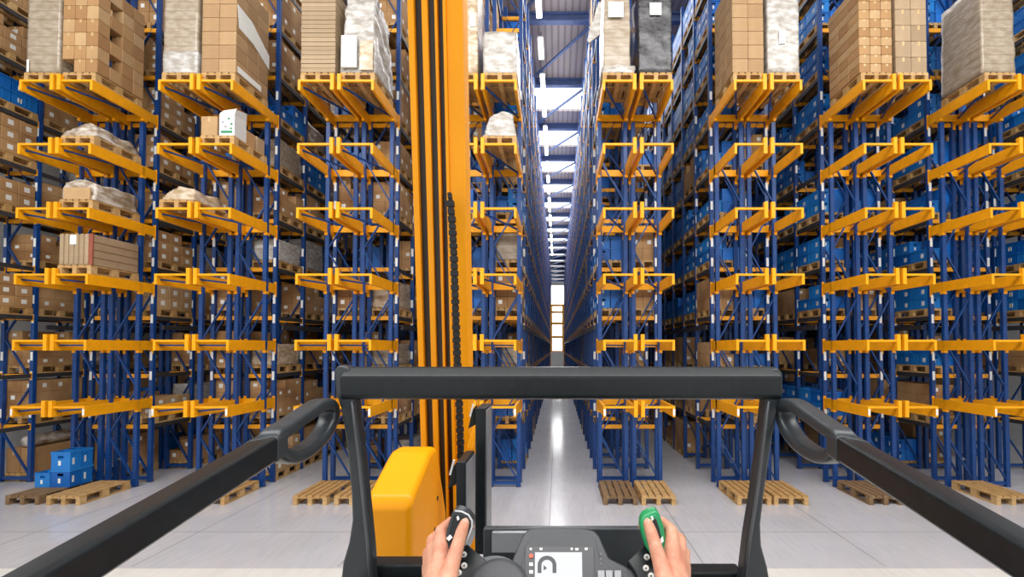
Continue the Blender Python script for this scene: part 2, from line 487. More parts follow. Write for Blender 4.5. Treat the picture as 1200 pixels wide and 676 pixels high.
def make_bin(label, loc, rz=0, detailed=False, group=BGRP):
    if detailed:
        r = thing('storage_bin', label, 'bin', loc, rz, group)
        link('body', BIN[0], r); link('rim', BIN[1], r); link('label', BIN[2], r)
        return r
    o = link('storage_bin', BIN_ONE, None, loc); o.rotation_euler.z = rz
    return tag(o, label, 'bin', group)
def carton_mesh(w, d, h, mat, tape=True, label=None):
    m = MB(); g = .003
    bm = bmesh.new(); bmesh.ops.create_cube(bm, size=1)
    for v in bm.verts: v.co = Vector((v.co.x*(w-2*g), v.co.y*(d-2*g), (v.co.z+.5)*(h-g)))
    bmesh.ops.bevel(bm, geom=list(bm.edges), offset=.008, segments=1, affect='EDGES')
    m.add([v.co.copy() for v in bm.verts], [tuple(v.index for v in f.verts) for f in bm.faces]); bm.free()
    if tape:
        m.box(-.025, .025, -d/2+g-.0015, d/2-g+.0015, h-g-.001, h-g+.001, 1)
        for s in (-1, 1): m.box(-.025, .025, s*(d/2-g)-.001, s*(d/2-g)+.001, h*.72, h-g, 1)
    if label:
        m.box(-w*.18, w*.18, -d/2+g-.0015, -d/2+g, h*.3, h*.7, 2); m.box(w/2-g, w/2-g+.0015, -d*.16, d*.16, h*.3, h*.7, 2)
    return m.mesh('cardboard_box', [mat, 'tape', 'white_label'])
def put_carton(me, label, loc, group, rz=0):
    o = link('cardboard_box', me, None, loc); o.rotation_euler.z = rz
    return tag(o, label, 'cardboard box', group)

# ------------------------------------------------------------------ loads deep in the rack rows
cand_w = []
cand_p, cand_b, cand_c = [], [], []       # pallets, bins, cartons (priority, data)
rowname = {0: 'left row', 1: 'right row'}
def face_side(rid, ri, n):
    if n == 1: return 1 if rid == 'L0' else -1
    return -1 if ri == 0 else 1
FULL = {('L0',0): .96, ('L1',1): .9, ('L2',1): .9, ('L3',1): .9, ('L4',1): .95, ('R1',0): .95, ('R2',0): .97, ('R3',0): .97, ('R4',0): .97, ('R5',0): .97}
rl = random.Random(11)
for (rid, ph, ri, a, b, n) in ROWS:
    fill = FULL.get((rid, ri), .62)
    key = (rid, ri)
    pbin = {'L': .12, 'R': .92}[rid[0]]
    if key in (('L1',0), ('L2',0), ('L3',0)): pbin = .5
    if key == ('L4',1): pbin = .85
    if key in (('L0',0), ('L1',1)): pbin = .04
    if key == ('L4',0): pbin = .6
    if key == ('R1',1): pbin = .35
    if key in (('R2',1), ('R3',1), ('R4',1)): pbin = .7
    seen = key in FULL
    xc = (a+b)/2; fs = face_side(rid, ri, n)
    nb = 40 if rid in ('L4', 'R1') else 30
    for k in range(-1 if rid == 'L0' else 0, nb):
        yc = Y0+(k+.5)*BAY
        for li in range(-1, len(SL)):
            z = (SL[li] if li >= 0 else 0)+.004
            room = (SL[li+1]-z-.32) if li+1 < len(SL) else 1.0
            low = li <= 1
            if rl.random() > fill*(.35 if (low and rid in ('R1', 'L4')) else .6 if (low and rid[0] == 'R') else 1) : continue
            if k == -1 and li < 2: continue
            if li == -1 and k == 0 and rid not in ('L0', 'R5', 'L1', 'L2'): continue
            if key in (('R1',0), ('R1',1), ('L4',0), ('L4',1), ('R2',1), ('R3',1), ('R4',1)) and k == 0 and li != 2 and rl.random() < .45: continue
            pr = 1/(yc)*(1.0 if seen else .55)
            fx = (b-a-.03)/.82
            rk = (ph, rowname[ri] if n == 2 else None, k+1+(rid == 'L0'), li+1, fx)
            cand_p.append((pr, (xc, yc, z), rk))
            zt = z+.2045
            if rid == 'L0' and k in (0, 1) and li == -1:
                cand_p.pop(); continue
            if rid[0] == 'L' and seen and k < 9 and rl.random() < .24:
                cand_w.append((pr, (xc, yc, zt), rk, min(room, rl.choice((.55, .7, .85)))))
            elif rl.random() < (pbin*(.35 if low else 1)):
                # two by two bins per layer, one to two layers
                for ix in (0, 1):
                    for iy in (0, 1):
                        hgt = rl.choice((1, 2, 2, 2)) if seen else rl.choice((1, 2))
                        for iz in range(min(hgt, int(room/.31))):
                            out = (ix == 1) == (fs > 0)
                            cand_b.append((pr*(1 if out else .8), (xc+(ix-.5)*.405*fx, yc+(iy-.5)*.6, zt+iz*.302), rk, ix, iy, iz))
            else:
                h = rl.choice((.26, .3, .22)); nl = max(1, min(int(room/h), rl.choice((2, 3, 3, 4))))
                for ix in (0, 1):
                    for iy in (0, 1, 2):
                        for iz in range(nl):
                            if iz == nl-1 and rl.random() < .15: continue
                            out = (ix == 1) == (fs > 0)
                            cand_c.append((pr*(1 if out else .8), (xc+(ix-.5)*.4*fx, yc+(iy-1)*.395, zt+iz*(h+.002)), rk, ix, iy, iz, h))
def whe(rk):
    ph, row, bay, lv, _f = rk
    return f"bay {NUM[bay]}, level {NUM[lv]}, " + (f"{row}, " if row else '') + ph
def in_frame(p):
    d = Vector(p)-Vector((0,0,CAMZ)); w = d.dot(FW)
    if w < .1: return False
    px = VX+F*d.x/w; py = cy-F*d.dot(UP)/w
    return -30 < px < 1230 and -30 < py < 690
def split(c, n):
    c = [(q[0]*(1 if in_frame(q[1]) else .1),)+q[1:] for q in c]
    c.sort(key=lambda q: -q[0]); return c[:n], c[n:]
near_p, far_p = split(cand_p, 260)
for pr, loc, rk in near_p:
    o = link('wooden_pallet', PAL_ONE, None, loc); o.scale.x = rk[4]
    tag(o, 'wooden pallet in ' + whe(rk), 'pallet', 'wooden pallets stored in the racks')
mb = MB()
for pr, (x, y, z), rk in far_p:
    u = rk[4]
    mb.box(x-.4*u, x+.4*u, y-.6, y+.6, z+.15, z+.2)
    for dx in (-.35*u, 0, .35*u):
        for dy in (-.5275, 0, .5275): mb.box(x+dx-.045, x+dx+.045, y+dy-.07, y+dy+.07, z, z+.15)
tag(mb.build('distant_pallet_stock', 'wood', None), 'wooden pallets standing deep in all the racks', 'pallets', kind='stuff')
near_b, far_b = split(cand_b, 290)
for pr, loc, rk, ix, iy, iz in near_b:
    pos = ('upper ' if iz else 'lower ')+('rear ' if iy else 'front ')+('right' if ix else 'left')
    make_bin(f"{pos} blue bin, " + whe(rk), loc).scale.x = rk[4]
mb = MB()
for pr, (x, y, z), rk, ix, iy, iz in far_b:
    j = .004*math.sin(x*97+y*31+z*17)
    u = rk[4]; mb.box(x-.19*u, x+.19*u, y-.285, y+.285, z, z+.26); mb.box(x-.2*u, x+.2*u, y-.293, y+.293, z+.262, z+.3)
tag(mb.build('distant_bin_stock', 'bin_far', None), 'blue bins standing deep in all the racks', 'bins', kind='stuff')
near_c, far_c = split(cand_c, 110)
CM = {}
for pr, loc, rk, ix, iy, iz, h in near_c:
    v = (h, hash((loc[0], loc[2] > 5)) % 2)
    if v not in CM: CM[v] = carton_mesh(.395, .39, h, 'card_brown' if v[1] else 'card_light', True, True)
    layer = ['bottom', 'second', 'third', 'fourth'][iz]
    pos = f"{layer} {('front','middle','rear')[iy]} {'right' if ix else 'left'}"
    put_carton(CM[v], f"{pos} carton, " + whe(rk), loc, 'cartons stored in the racks').scale.x = rk[4]
mb = MB()
for pr, (x, y, z), rk, ix, iy, iz, h in far_c:
    u = .196*rk[4]; mb.box(x-u, x+u, y-.193, y+.193, z, z+h-.004)
    if (int(x*13)+int(y*7)+iz) % 2 == 0:
        mb.box(x-.05, x+.05, y-.195, y-.193, z+h*.35, z+h*.7, 1); mb.box(x+u, x+u+.002, y-.05, y+.05, z+h*.35, z+h*.7, 1)
tag(mb.build('distant_carton_stock', ['card_far', 'white_label'], None), 'brown cartons stacked deep in all the racks', 'cartons', kind='stuff')

# ------------------------------------------------------------------ loads on the front shelves
R = {r[0]: r for r in RK}
def slot(rid, ri):
    a, b = rows_of(R[rid])[ri]; return (a+b)/2, b-a
NAMES = {('L1',0): 'leftmost shelf column', ('L1',1): 'second shelf column'}
YC = YT+.68
def col_phrase(rid, ri):
    return f"{'left' if ri == 0 else 'right'} shelf, {R[rid][3]}"
def wrapped_mesh(w, d, h, seed, amp=.02, mat='film_white', taper=0, lean=0, sag=0, n=14, ragged=True):
    bm = bmesh.new(); bmesh.ops.create_cube(bm, size=1)
    bmesh.ops.subdivide_edges(bm, edges=list(bm.edges), cuts=n, use_grid_fill=True)
    off = Vector((seed*13.7, seed*5.1, seed*3.3))
    for v in bm.verts:
        c = v.co; u = Vector((c.x*w, c.y*d, (c.z+.5)*h)); fz = c.z+.5
        k = 1-taper*fz
        u.x *= k; u.y *= k
        u.z -= sag*fz*( (2*c.x)**2*.5+ abs(noise.noise(u*1.6+off)) )
        u.x += lean*fz
        q = u*3.5+off; nn = Vector((noise.noise(q), noise.noise(q+Vector((9,2,4))), noise.noise(q+Vector((3,8,1)))))
        q2 = Vector((u.x*7, u.y*7, u.z*22))+off; n2 = noise.noise(q2)
        side = Vector((c.x, c.y, 0)).normalized() if (abs(c.x)+abs(c.y)) > 0 else Vector()
        damp = min(1, fz*8)
        u += (nn*amp + side*n2*amp*.6)*damp
        # keep to the footprint
        u.x = max(-w/2-.03, min(w/2+.03+abs(lean), u.x)) if not lean else u.x
        u.z = max(0, u.z); v.co = u
    me = bpy.data.meshes.new('wrapped_load'); bm.to_mesh(me); bm.free()
    me.materials.append(M[mat])
    for p in me.polygons: p.use_smooth = True
    return me
def wrapped(label, cat, loc, me, stickers=(), parts=(), name='wrapped_load'):
    o = thing(name, label, cat, loc)
    link('plastic_film', me, o)
    for (x0, x1, y, z0, z1) in stickers: MB().box(x0, x1, y-.004, y, z0, z1).build('paper_label', 'white_label', o)
    return o
def shelf_pallet(rid, ri, lv, mat='wood', what=''):
    x, w = slot(rid, ri)
    return make_pallet(f"pallet under {what}, {col_phrase(rid, ri)}", (x, YC, LV[lv]+.003), 0, mat, sx=min(1, (w-.02)/.8))
ZB = .206
def zt(lv): return LV[lv]+.003+ZB
TOP = 5
# L1 left: grey wrapped tall stack
x, w = slot('L1', 0); shelf_pallet('L1', 0, TOP, what='the tall wrapped stack')
wrapped('tall film-wrapped stack of grey cartons, far left on the top shelf', 'wrapped load', (x, YC, zt(TOP)), wrapped_mesh(.72, 1.12, 2.3, 1, .012, 'film_grey'), [(-.34, -.29, -.575, .02, .3)])
# L1 right: carton stack with dark gaps
x, w = slot('L1', 1); shelf_pallet('L1', 1, TOP, what='the carton stack with dark gaps')
cmA = carton_mesh(.262, .296, .3, 'card_brown'); cmB = carton_mesh(.262, .296, .3, 'card_light')
for iz in range(7):
    for ix in range(3):
        for iy in range(4):
            if 0 < ix < 2 and 0 < iy < 3: continue
            if ix == 0 and iy > 0: continue
            if ix == 2 and iy == 1 and iz in (1, 3, 5): continue        # open gaps in the aisle side
            if iz == 0 and ix == 0 and iy == 0: continue
            put_carton(cmA if (ix+iy+iz) % 3 else cmB, f"brown carton, {ORD[iz+1]} layer, {('left','middle','right')[ix]} {('front','second','third','rear')[iy]}, stack with gaps, second shelf column",
                       (x-.263+ix*.263, YC-.45+iy*.3, zt(TOP)+iz*.302), 'cartons of the stack with dark gaps')
MB
# L2 left: pale wrapped tall stack with paler foot
x, w = slot('L2', 0); shelf_pallet('L2', 0, TOP, what='the pale wrapped tower')
wrapped('pale film-wrapped tower with whiter lower third, ' + col_phrase('L2', 0), 'wrapped load', (x, YC, zt(TOP)), wrapped_mesh(.75, 1.12, 2.3, 2, .01, 'film_grey'))
o = [c for c in COL.objects if c.name.startswith('wrapped_load') and c.type == 'EMPTY'][-1]
m = wrapped_mesh(.765, 1.135, .5, 3, .008, 'film_white'); link('lower_film', m, o)
# L2 right: flat cardboard bundles
def bundles(rid, ri, cols, rows, h, layers, mat, phr, wtot=.77, dtot=1.18, jit=.006):
    x, w = slot(rid, ri); wtot = min(wtot, w)
    bw = wtot/cols; bd = dtot/rows
    me = carton_mesh(bw, bd, h, mat, tape=False); me.name = 'cardboard_bundle'
    rr = random.Random(rid+str(ri))
    vis = 1 if rid[0] == 'L' else -1
    for iz in range(layers):
        for ix in range(cols):
            for iy in range(rows):
                side = (ix == cols-1) if vis > 0 else (ix == 0)
                if iy > 0 and not side and iz < layers-1: continue
                cx = ['left', 'middle', 'right'][ix] if cols == 3 else ['left', 'right', ''][ix] if cols == 2 else ''
                ry = ['front', 'second', 'third', 'rear'][iy] if rows > 1 else ''
                o = link('cardboard_bundle', me, None, (x-wtot/2+bw*(ix+.5)+rr.uniform(-jit, jit)*.3, YC-dtot/2+bd*(iy+.5)-rr.uniform(0, jit), zt(TOP)+iz*(h+.001)))
                pos = ' '.join(q for q in (cx, ry) if q)
                tag(o, f"flat cardboard bundle, {ORD[iz+1]} layer{', '+pos if pos else ''}, {phr}", 'cardboard bundle', 'bundles of ' + phr)
shelf_pallet('L2', 1, TOP, what='the flat cardboard bundles')
bundles('L2', 1, 2, 3, .31, 7, 'card_sheets', 'right shelf, third rack left of aisle')
x, w = slot('L2', 1)
o = MB(); o.box(.002, .005, -.55, .3, 0, .14); ob = o.build('packing_paper', 'white_label', None, (x+.392, YC, zt(TOP)+.03)); tag(ob, 'long white paper strip on the side of the cardboard bundles', 'paper')
o = MB(); o.add([(0, -.58, .28), (0, -.45, .0), (.012, .1, -.25), (.015, .4, -.3), (.02, .58, -.3), (.02, .58, .06), (.015, .3, .1), (.01, -.1, .2), (0, -.4, .36)], [tuple(range(9))])
ob = MB().prism([(0, -.58, 1.55), (0, -.52, 1.05), (0, .0, 1.0), (0, .6, .75), (0, .6, 1.1), (0, -.1, 1.5)], (.006, 0, 0)).build('packing_paper', 'white_label', None, (x+.393, YC, zt(TOP)))
tag(ob, 'large torn cream sheet on the upper side of the cardboard bundles', 'paper')
# L3 left: sheets
shelf_pallet('L3', 0, TOP, what='the layered cardboard slabs')
bundles('L3', 0, 1, 1, .098, 19, 'card_pale_sheets', 'left shelf, second rack left of aisle', jit=.012)
# L3 right: white messy wrapped load
x, w = slot('L3', 1); shelf_pallet('L3', 1, TOP, what='the crumpled white wrapped load')
wl = wrapped('crumpled white film load bulging over right shelf, second rack left of aisle', 'wrapped load', (x, YC, zt(TOP)), wrapped_mesh(.78, 1.16, 1.95, 5, .05, 'film_white', taper=.22, sag=.2, n=18))
MB().box(-.35, .0, -.66, -.61, .08, .8).build('white_carton', 'white_box', wl, bevel=.01)
MB().box(.06, .36, -.655, -.61, .02, .68).build('film_flap', 'film_beige', wl, bevel=.01)
# L4 left: brown stack; L4 right: white wrapped
x, w = slot('L4', 0); shelf_pallet('L4', 0, TOP, what='the brown stack beside the mast')
wrapped('tall brown film-wrapped stack half hidden behind the yellow mast', 'wrapped load', (x, YC, zt(TOP)), wrapped_mesh(.74, 1.12, 2.2, 6, .012, 'film_beige'), [(.2, .33, -.575, 1.05, 1.35)])
x, w = slot('L4', 1); shelf_pallet('L4', 1, TOP, what='the white wrapped cube')
wrapped('white film-wrapped cube load just beside the central aisle', 'wrapped load', (x, YC, zt(TOP)), wrapped_mesh(.76, 1.1, .95, 7, .02, 'film_white', taper=.04))
x, w = slot('L4', 1); shelf_pallet('L4', 1, 4, what='the low rounded white load')
wrapped('low rounded white film load one shelf below the white cube', 'wrapped load', (x, YC, zt(4)), wrapped_mesh(.72, 1.1, .62, 8, .04, 'film_white', taper=.28, sag=.12))
# R1
x, w = slot('R1', 0); shelf_pallet('R1', 0, TOP, what='the grey wrapped tower')
wl = wrapped('slim grey film-wrapped tower with paper label, ' + col_phrase('R1', 0), 'wrapped load', (x-.03, YC, zt(TOP)), wrapped_mesh(.6, 1.1, 2.2, 9, .02, 'film_grey', taper=.06), [(-.2, .14, -.59, 1.25, 1.6)])
MB().prism([(-.36, -.4, 1.0), (-.62, -.42, .78), (-.66, -.4, .86), (-.4, -.38, 1.75), (-.33, -.38, 1.75)], (0, .05, 0)).build('film_flap', 'film_white', wl)
link('film_skirt', wrapped_mesh(.72, 1.16, .16, 10, .05, 'film_white', n=10), wl, (.02, 0, 0))
x, w = slot('R1', 1); shelf_pallet('R1', 1, TOP, what='the black wrapped tower')
wrapped('tall load in shiny black film with white label, ' + col_phrase('R1', 1), 'wrapped load', (x-.01, YC, zt(TOP)), wrapped_mesh(.74, 1.12, 2.2, 11, .022, 'film_black', n=18), [(-.12, .14, -.59, 1.3, 1.58)])
# R2
shelf_pallet('R2', 0, TOP, what='the brown carton tower')
bundles('R2', 0, 2, 3, .31, 7, 'card_sheets', 'left shelf, second rack right of aisle')
x, w = slot('R2', 1); shelf_pallet('R2', 1, TOP, what='the whitish wrapped tower')
wrapped('whitish film-wrapped tower with pasted label, ' + col_phrase('R2', 1), 'wrapped load', (x, YC, zt(TOP)), wrapped_mesh(.7, 1.12, 2.2, 12, .014, 'film_white'), [(-.1, .04, -.585, .65, .95)])
# R3
x, w = slot('R3', 0); shelf_pallet('R3', 0, TOP, what='the small carton grid')
cmS = carton_mesh(.245, .39, .2, 'card_light'); cmT = carton_mesh(.245, .39, .2, 'card_brown')
for iz in range(10):
    for ix in range(3):
        for iy in range(3):
            if iy > 0 and ix > 0: continue
            put_carton(cmS if (iz+ix) % 2 else cmT, f"small tan carton, {ORD[iz+1]} layer, {('left','middle','right')[ix]} {('front','middle','rear')[iy]}, left shelf, third rack right of aisle",
                       (x-.247+ix*.247, YC-.395+iy*.395, zt(TOP)+iz*.203), 'cartons of the tight small grid')
x, w = slot('R3', 1); shelf_pallet('R3', 1, TOP, what='the larger carton tower')
cmL = carton_mesh(.35, .56, .36, 'card_grey')
for iz in range(6):
    for ix in range(2):
        for iy in range(2):
            put_carton(cmL, f"large tan carton, {ORD[iz+1]} layer, {('left','right')[ix]} {('front','rear')[iy]}, right shelf, third rack right of aisle",
                       (x-.176+ix*.352, YC-.285+iy*.57, zt(TOP)+iz*.363), 'cartons of the two column tower')
# R4
x, w = slot('R4', 0); shelf_pallet('R4', 0, TOP, what='the slumped wrapped stack')
wl = wrapped('slumped film-wrapped stack with cardboard on its side, ' + col_phrase('R4', 0), 'wrapped load', (x, YC, zt(TOP)), wrapped_mesh(.74, 1.14, 2.1, 13, .022, 'film_grey', taper=.05))
link('upper_film', wrapped_mesh(.66, 1.05, .5, 14, .01, 'film_white', n=8), wl, (.04, 0, 1.15))
# ---- lower shelves
x, w = slot('L1', 1)
shelf_pallet('L1', 1, 4, what='the low crumpled film load')
wrapped('low lumpy load in crumpled clear film, shelf below the gapped carton stack', 'wrapped load', (x, YC, zt(4)), wrapped_mesh(.7, 1.14, .34, 15, .05, 'film_clear', taper=.2, sag=.12))
shelf_pallet('L1', 1, 3, what='the film-covered carton load')
wl = wrapped('film-covered carton load with loose clear sheet on top, second shelf column', 'wrapped load', (x, YC, zt(3)), wrapped_mesh(.72, 1.12, .46, 16, .03, 'film_clear', taper=.08, sag=.08))
MB().box(-.28, .3, -.6, -.565, .0, .26).build('carton_front', 'card_light', wl)
shelf_pallet('L1', 1, 2, what='the long flat cartons')
cl = thing('carton_crate', 'long grey-brown crate of flat cartons with white label, second shelf column', 'crate', (x, YC, zt(2)))
m = MB().box(-.375, .375, -.57, .57, 0, .68); m.build('crate_body', 'card_grey', cl, bevel=.01)
for xx in (-.3, -.19, -.08, .03, .14, .25): MB().box(xx-.035, xx+.035, -.588, -.571, .02, .69).build('upright_slat', 'card_pale_sheets', cl)
for q in (.17, .34, .51): MB().box(.375, .385, -.57, .57, q-.006, q+.006).build('side_seam', 'wood_old', cl)
MB().box(-.12, .02, -.596, -.589, .45, .66).build('paper_label', 'white_label', cl)
MB().box(.3, .39, -.6, -.57, 0, .69).build('corner_post', 'trim_red', cl)
x, w = slot('L2', 0)
shelf_pallet('L2', 0, 3, what='the low film-draped load')
wrapped('low brown load draped in clear film, left shelf of third rack left of aisle', 'wrapped load', (x, YC, zt(3)), wrapped_mesh(.7, 1.12, .34, 17, .04, 'film_beige', taper=.25, sag=.1))
x, w = slot('L2', 1)
shelf_pallet('L2', 1, 4, what='the white printed box')
put_carton(carton_mesh(.36, .4, .44, 'card_light'), 'brown carton beside the white box with green print', (x-.2, YC-.38, zt(4)), 'odd cartons on the fourth shelf')
wb = thing('white_box', 'open white box with green print on a shelf pallet', 'box', (x+.2, YC-.38, zt(4)))
MB().box(-.17, .17, -.2, .2, 0, .5).build('body', 'white_box', wb)
MB().box(-.13, .12, -.204, -.2, .06, .11).build('green_print', 'green_print', wb)
for (u, v) in ((-.09, .3), (.04, .38), (.1, .26), (-.03, .2), (.09, .16)): MB().box(u-.022, u+.022, -.204, -.2, v-.02, v+.02).build('printed_mark', 'green_print' if u > 0 else 'key_grey', wb)
MB().prism([(-.17, -.2, .5), (.17, -.2, .5), (.2, -.17, .62), (-.1, -.17, .58)], (0, .006, 0)).build('flap', 'white_box', wb)
MB().prism([(.17, -.2, .5), (.17, .2, .5), (.2, .16, .66), (.2, -.14, .6)], (.005, 0, 0)).build('flap', 'white_box', wb)
put_carton(carton_mesh(.3, .34, .34, 'card_brown'), 'brown carton standing behind the white printed box', (x+.2, YC+.02, zt(4)), 'odd cartons on the fourth shelf', .0)
ob = put_carton(carton_mesh(.3, .3, .36, 'card_grey'), 'rearmost open brown carton behind the white printed box', (x+.2, YC+.4, zt(4)), 'odd cartons on the fourth shelf')

# ------------------------------------------------------------------ pallets and bins on the floor
def fp(px, py, dy=0):     # floor point below a pixel
    d = ray(px, py); k = -CAMZ/d.z; return Vector((d.x*k, d.y*k, 0))
YP = 10.38+.6
fl = {}
for lab, xx, yy, mat in (
    ('worn pallet carrying blue bins, far left on the floor', tipx(31), YP+.02, 'wood_old'),
    ('empty light pallet beside the one with blue bins', tipx(80), YP, 'wood'),
    ('empty pallet mostly hidden by the black armrest beam', slot('L2', 1)[0], YP, 'wood'),
    ('plank pallet beside the guard post, under second rack left of aisle', slot('L3', 0)[0], YP, 'wood'),
    ('pallet half hidden by the yellow motor cover', slot('L3', 1)[0], YP, 'wood'),
    ('darker open-plank pallet nearest the central aisle', slot('R1', 0)[0], YP, 'wood_old'),
    ('light pallet beside the darker one by the central aisle', slot('R1', 1)[0], YP, 'wood'),
    ('light pallet crossed by the black guard post', slot('R2', 0)[0], YP, 'wood'),
    ('greyish pallet just right of the black guard post', slot('R2', 1)[0], YP, 'wood'),
    ('dark pallet half covered by the sloping black arm', slot('R3', 0)[0], YP, 'wood_old'),
    ('light pallet below the outermost rack on the right', slot('R4', 0)[0], YP, 'wood')):
    fl[lab] = make_pallet(lab, (xx, yy, .001), random.uniform(-.015, .015), mat, sx=.92)
def floor_bin(lab, px, w, dy, iz, h=.40):
    Yb = 10.99
    x0 = (px-653)/560*Yb
    o = make_bin(lab, (x0+w/2, Yb+.135+dy, .2035+iz*(h+.002)), 0, True, 'blue bins on the floor pallet')
    o.scale = (w/.38, .265/.59, h/.3)
floor_bin('lone lower blue bin at the left end of the floor stack', 44.5, .35, 0, 0, .33)
floor_bin('blue bin at the foot of the floor stack, front', 63, .44, 0, 0)
floor_bin('blue bin on top of the floor stack, front', 63, .44, 0, 1)
floor_bin('blue bin at the foot of the floor stack, rear', 63, .44, .275, 0)
floor_bin('blue bin on top of the floor stack, rear', 63, .44, .275, 1)
floor_bin('lower blue bin behind the lone one of the floor stack', 44.5, .35, .275, 0, .33)
# grey film roll lying on the cartons of the outermost left rack
m = MB()
WM = {}
for i, (pr, loc, rk, h) in enumerate(cand_w):
    v = (round(h, 2), i % 3)
    if v not in WM: WM[v] = wrapped_mesh(.74, 1.08, h, 30+len(WM), .018, ('film_white', 'film_grey', 'film_beige')[i % 3], taper=.05, n=9)
    o = link('wrapped_load', WM[v], None, loc); o.scale.x = rk[4]
    tag(o, ('whitish', 'grey-brown', 'beige')[i % 3]+' film-wrapped load, ' + whe(rk), 'wrapped load', 'film-wrapped loads stored in the racks')
XL = -13.705
make_pallet('pallet under the big cartons with a film roll, ground of fifth rack left of aisle', (XL, Y0+.66, .001), 0, 'wood', 'wooden pallets stored in the racks', .95)
make_pallet('ground pallet just behind the film roll cartons, fifth rack left of aisle', (XL, Y0+.66+BAY, .001), 0, 'wood', 'wooden pallets stored in the racks', .95)
big = carton_mesh(.36, 1.12, .62, 'card_brown')
for dx, w_ in ((-.185, 'left'), (.185, 'right')):
    put_carton(big, f'{w_} big carton under the grey film roll, beside the pale side wall', (XL+dx, Y0+.66, .204), 'big cartons under the film roll')
    put_carton(big, f'{w_} big carton on the ground pallet behind the film roll', (XL+dx, Y0+.66+BAY, .204), 'big cartons behind the film roll')
rollm = MB(); rr = random.Random(3); pth = [(XL+.1, Y0+.12+i*.09, .204+.622+.162) for i in range(13)]
vs = []
for i, p in enumerate(pth):
    for q in range(20):
        r_ = .155+rr.uniform(-.012, .005)-(.03 if i in (0, 12) else 0)
        vs.append((p[0]+r_*math.cos(2*math.pi*q/20), p[1], p[2]+r_*math.sin(2*math.pi*q/20)))
rollm.add(vs, [(j*20+q, j*20+(q+1) % 20, (j+1)*20+(q+1) % 20, (j+1)*20+q) for j in range(12) for q in range(20)]+[tuple(range(20)), tuple(range(259, 239, -1))])
tag(rollm.build('film_roll', 'film_clear', None, smooth=True), 'grey roll of plastic film lying on the big cartons, far left', 'film roll')
# ------------------------------------------------------------------ room
fl_y1 = YEND+14
struct(MB().box(-20, 20, 7.44, fl_y1, -.2, 0).build('floor', 'concrete'))
struct(MB().box(-20, 20, -8, 7.44, -.2, 0).build('floor_apron', 'concrete_pale'))
jm = MB()
for xx in (-9.6, -6.6, -3.4, -.15, 2.3, 5.1, 8.2): jm.box(xx-.006, xx+.006, 7.5, fl_y1-1, 0, .0008)
for yy in (8.9,): jm.box(-19, 19, yy-.006, yy+.006, 0, .0008)
struct(jm.build('floor_trim', 'joint'))
struct(MB().box(-20, 20, fl_y1, fl_y1+.2, 0, CEIL).build('wall_far', 'wall_paint'))
struct(MB().box(-16.6, -16.4, -8, fl_y1, 0, CEIL).build('wall_left', 'wall_paint'))
struct(MB().box(15.9, 16.1, -8, fl_y1, 0, CEIL).build('wall_right', 'wall_paint'))
# far window, its glow stretched to stand for the bright white end wall
w1 = struct(MB().box(-1.8, 1.8, fl_y1-.08, fl_y1-.02, .2, 14.6).build('window_1', 'daylight'))
for xx in (-1.8, 1.8): MB().box(xx-.05, xx+.05, fl_y1-.12, fl_y1-.02, .2, 14.6).build('frame', 'girder_grey', w1)
# ceiling with skylight openings
cm = MB(); sk = MB()
gy = [12.6, 16.9, 21.1, 25.4]
while gy[-1] < fl_y1: gy.append(gy[-1]+4.25)
sky_spans = []
for i, g in enumerate(gy):
    if i >= 2: sky_spans.append((g+.5, g+2.9))
y = -8
for (a, b) in sky_spans:
    if b > fl_y1-1: break
    cm.box(-20, 20, y, a, CEIL, CEIL+.2); cm.box(-20, -2.6, a, b, CEIL, CEIL+.2); cm.box(2.6, 20, a, b, CEIL, CEIL+.2); y = b
cm.box(-20, 20, y, fl_y1+.2, CEIL, CEIL+.2)
struct(cm.build('ceiling', 'deck'))
nw = 2
for (a, b) in sky_spans:
    if b > fl_y1-1: break
    struct(MB().box(-2.6, 2.6, a, b, CEIL+.12, CEIL+.18).build('window_%d' % nw, 'skylight')); nw += 1
nt = 1
for i, g in enumerate(gy):
    if g > fl_y1-1: break
    m = MB(); m.box(-19, 19, g-.12, g+.12, CEIL-.34, CEIL-.29); m.box(-19, 19, g-.012, g+.012, CEIL-.29, CEIL-.06); m.box(-19, 19, g-.12, g+.12, CEIL-.06, CEIL-.002)
    struct(m.build('trim_%d' % nt, 'girder_blue')); nt += 1
    if i+1 < len(gy) and gy[i+1] < fl_y1-1 and i % 1 == 0:
        struct(MB().bar((-1.4, g+4.1, CEIL-.3), (1.3, g+.1, CEIL-.3), .09, .09).build('trim_%d' % nt, 'girder_blue')); nt += 1
# ceiling lamps along the aisles
lampN = 0
aisles = [(-.62, 'central aisle')]
def lamp(x, y, lab):
    o = thing('ceiling_lamp', lab, 'ceiling lamp', (x, y, CEIL-.62), 0, 'ceiling lamps over the aisles')
    MB().box(-.1, .1, -.65, .65, 0, .06).build('housing', 'white_label', o)
    MB().box(-.08, .08, -.62, .62, -.03, 0).build('tube', 'lamp', o)
    MB().box(-.02, .02, -.02, .02, .06, .62).build('hanger', 'steel', o)
y = 15.6; i = 1
while y < 58 and i < 20:
    lamp(-.62, y, f'strip lamp over the central aisle, {ORD[i]} from the front'); y += 2.35; i += 1

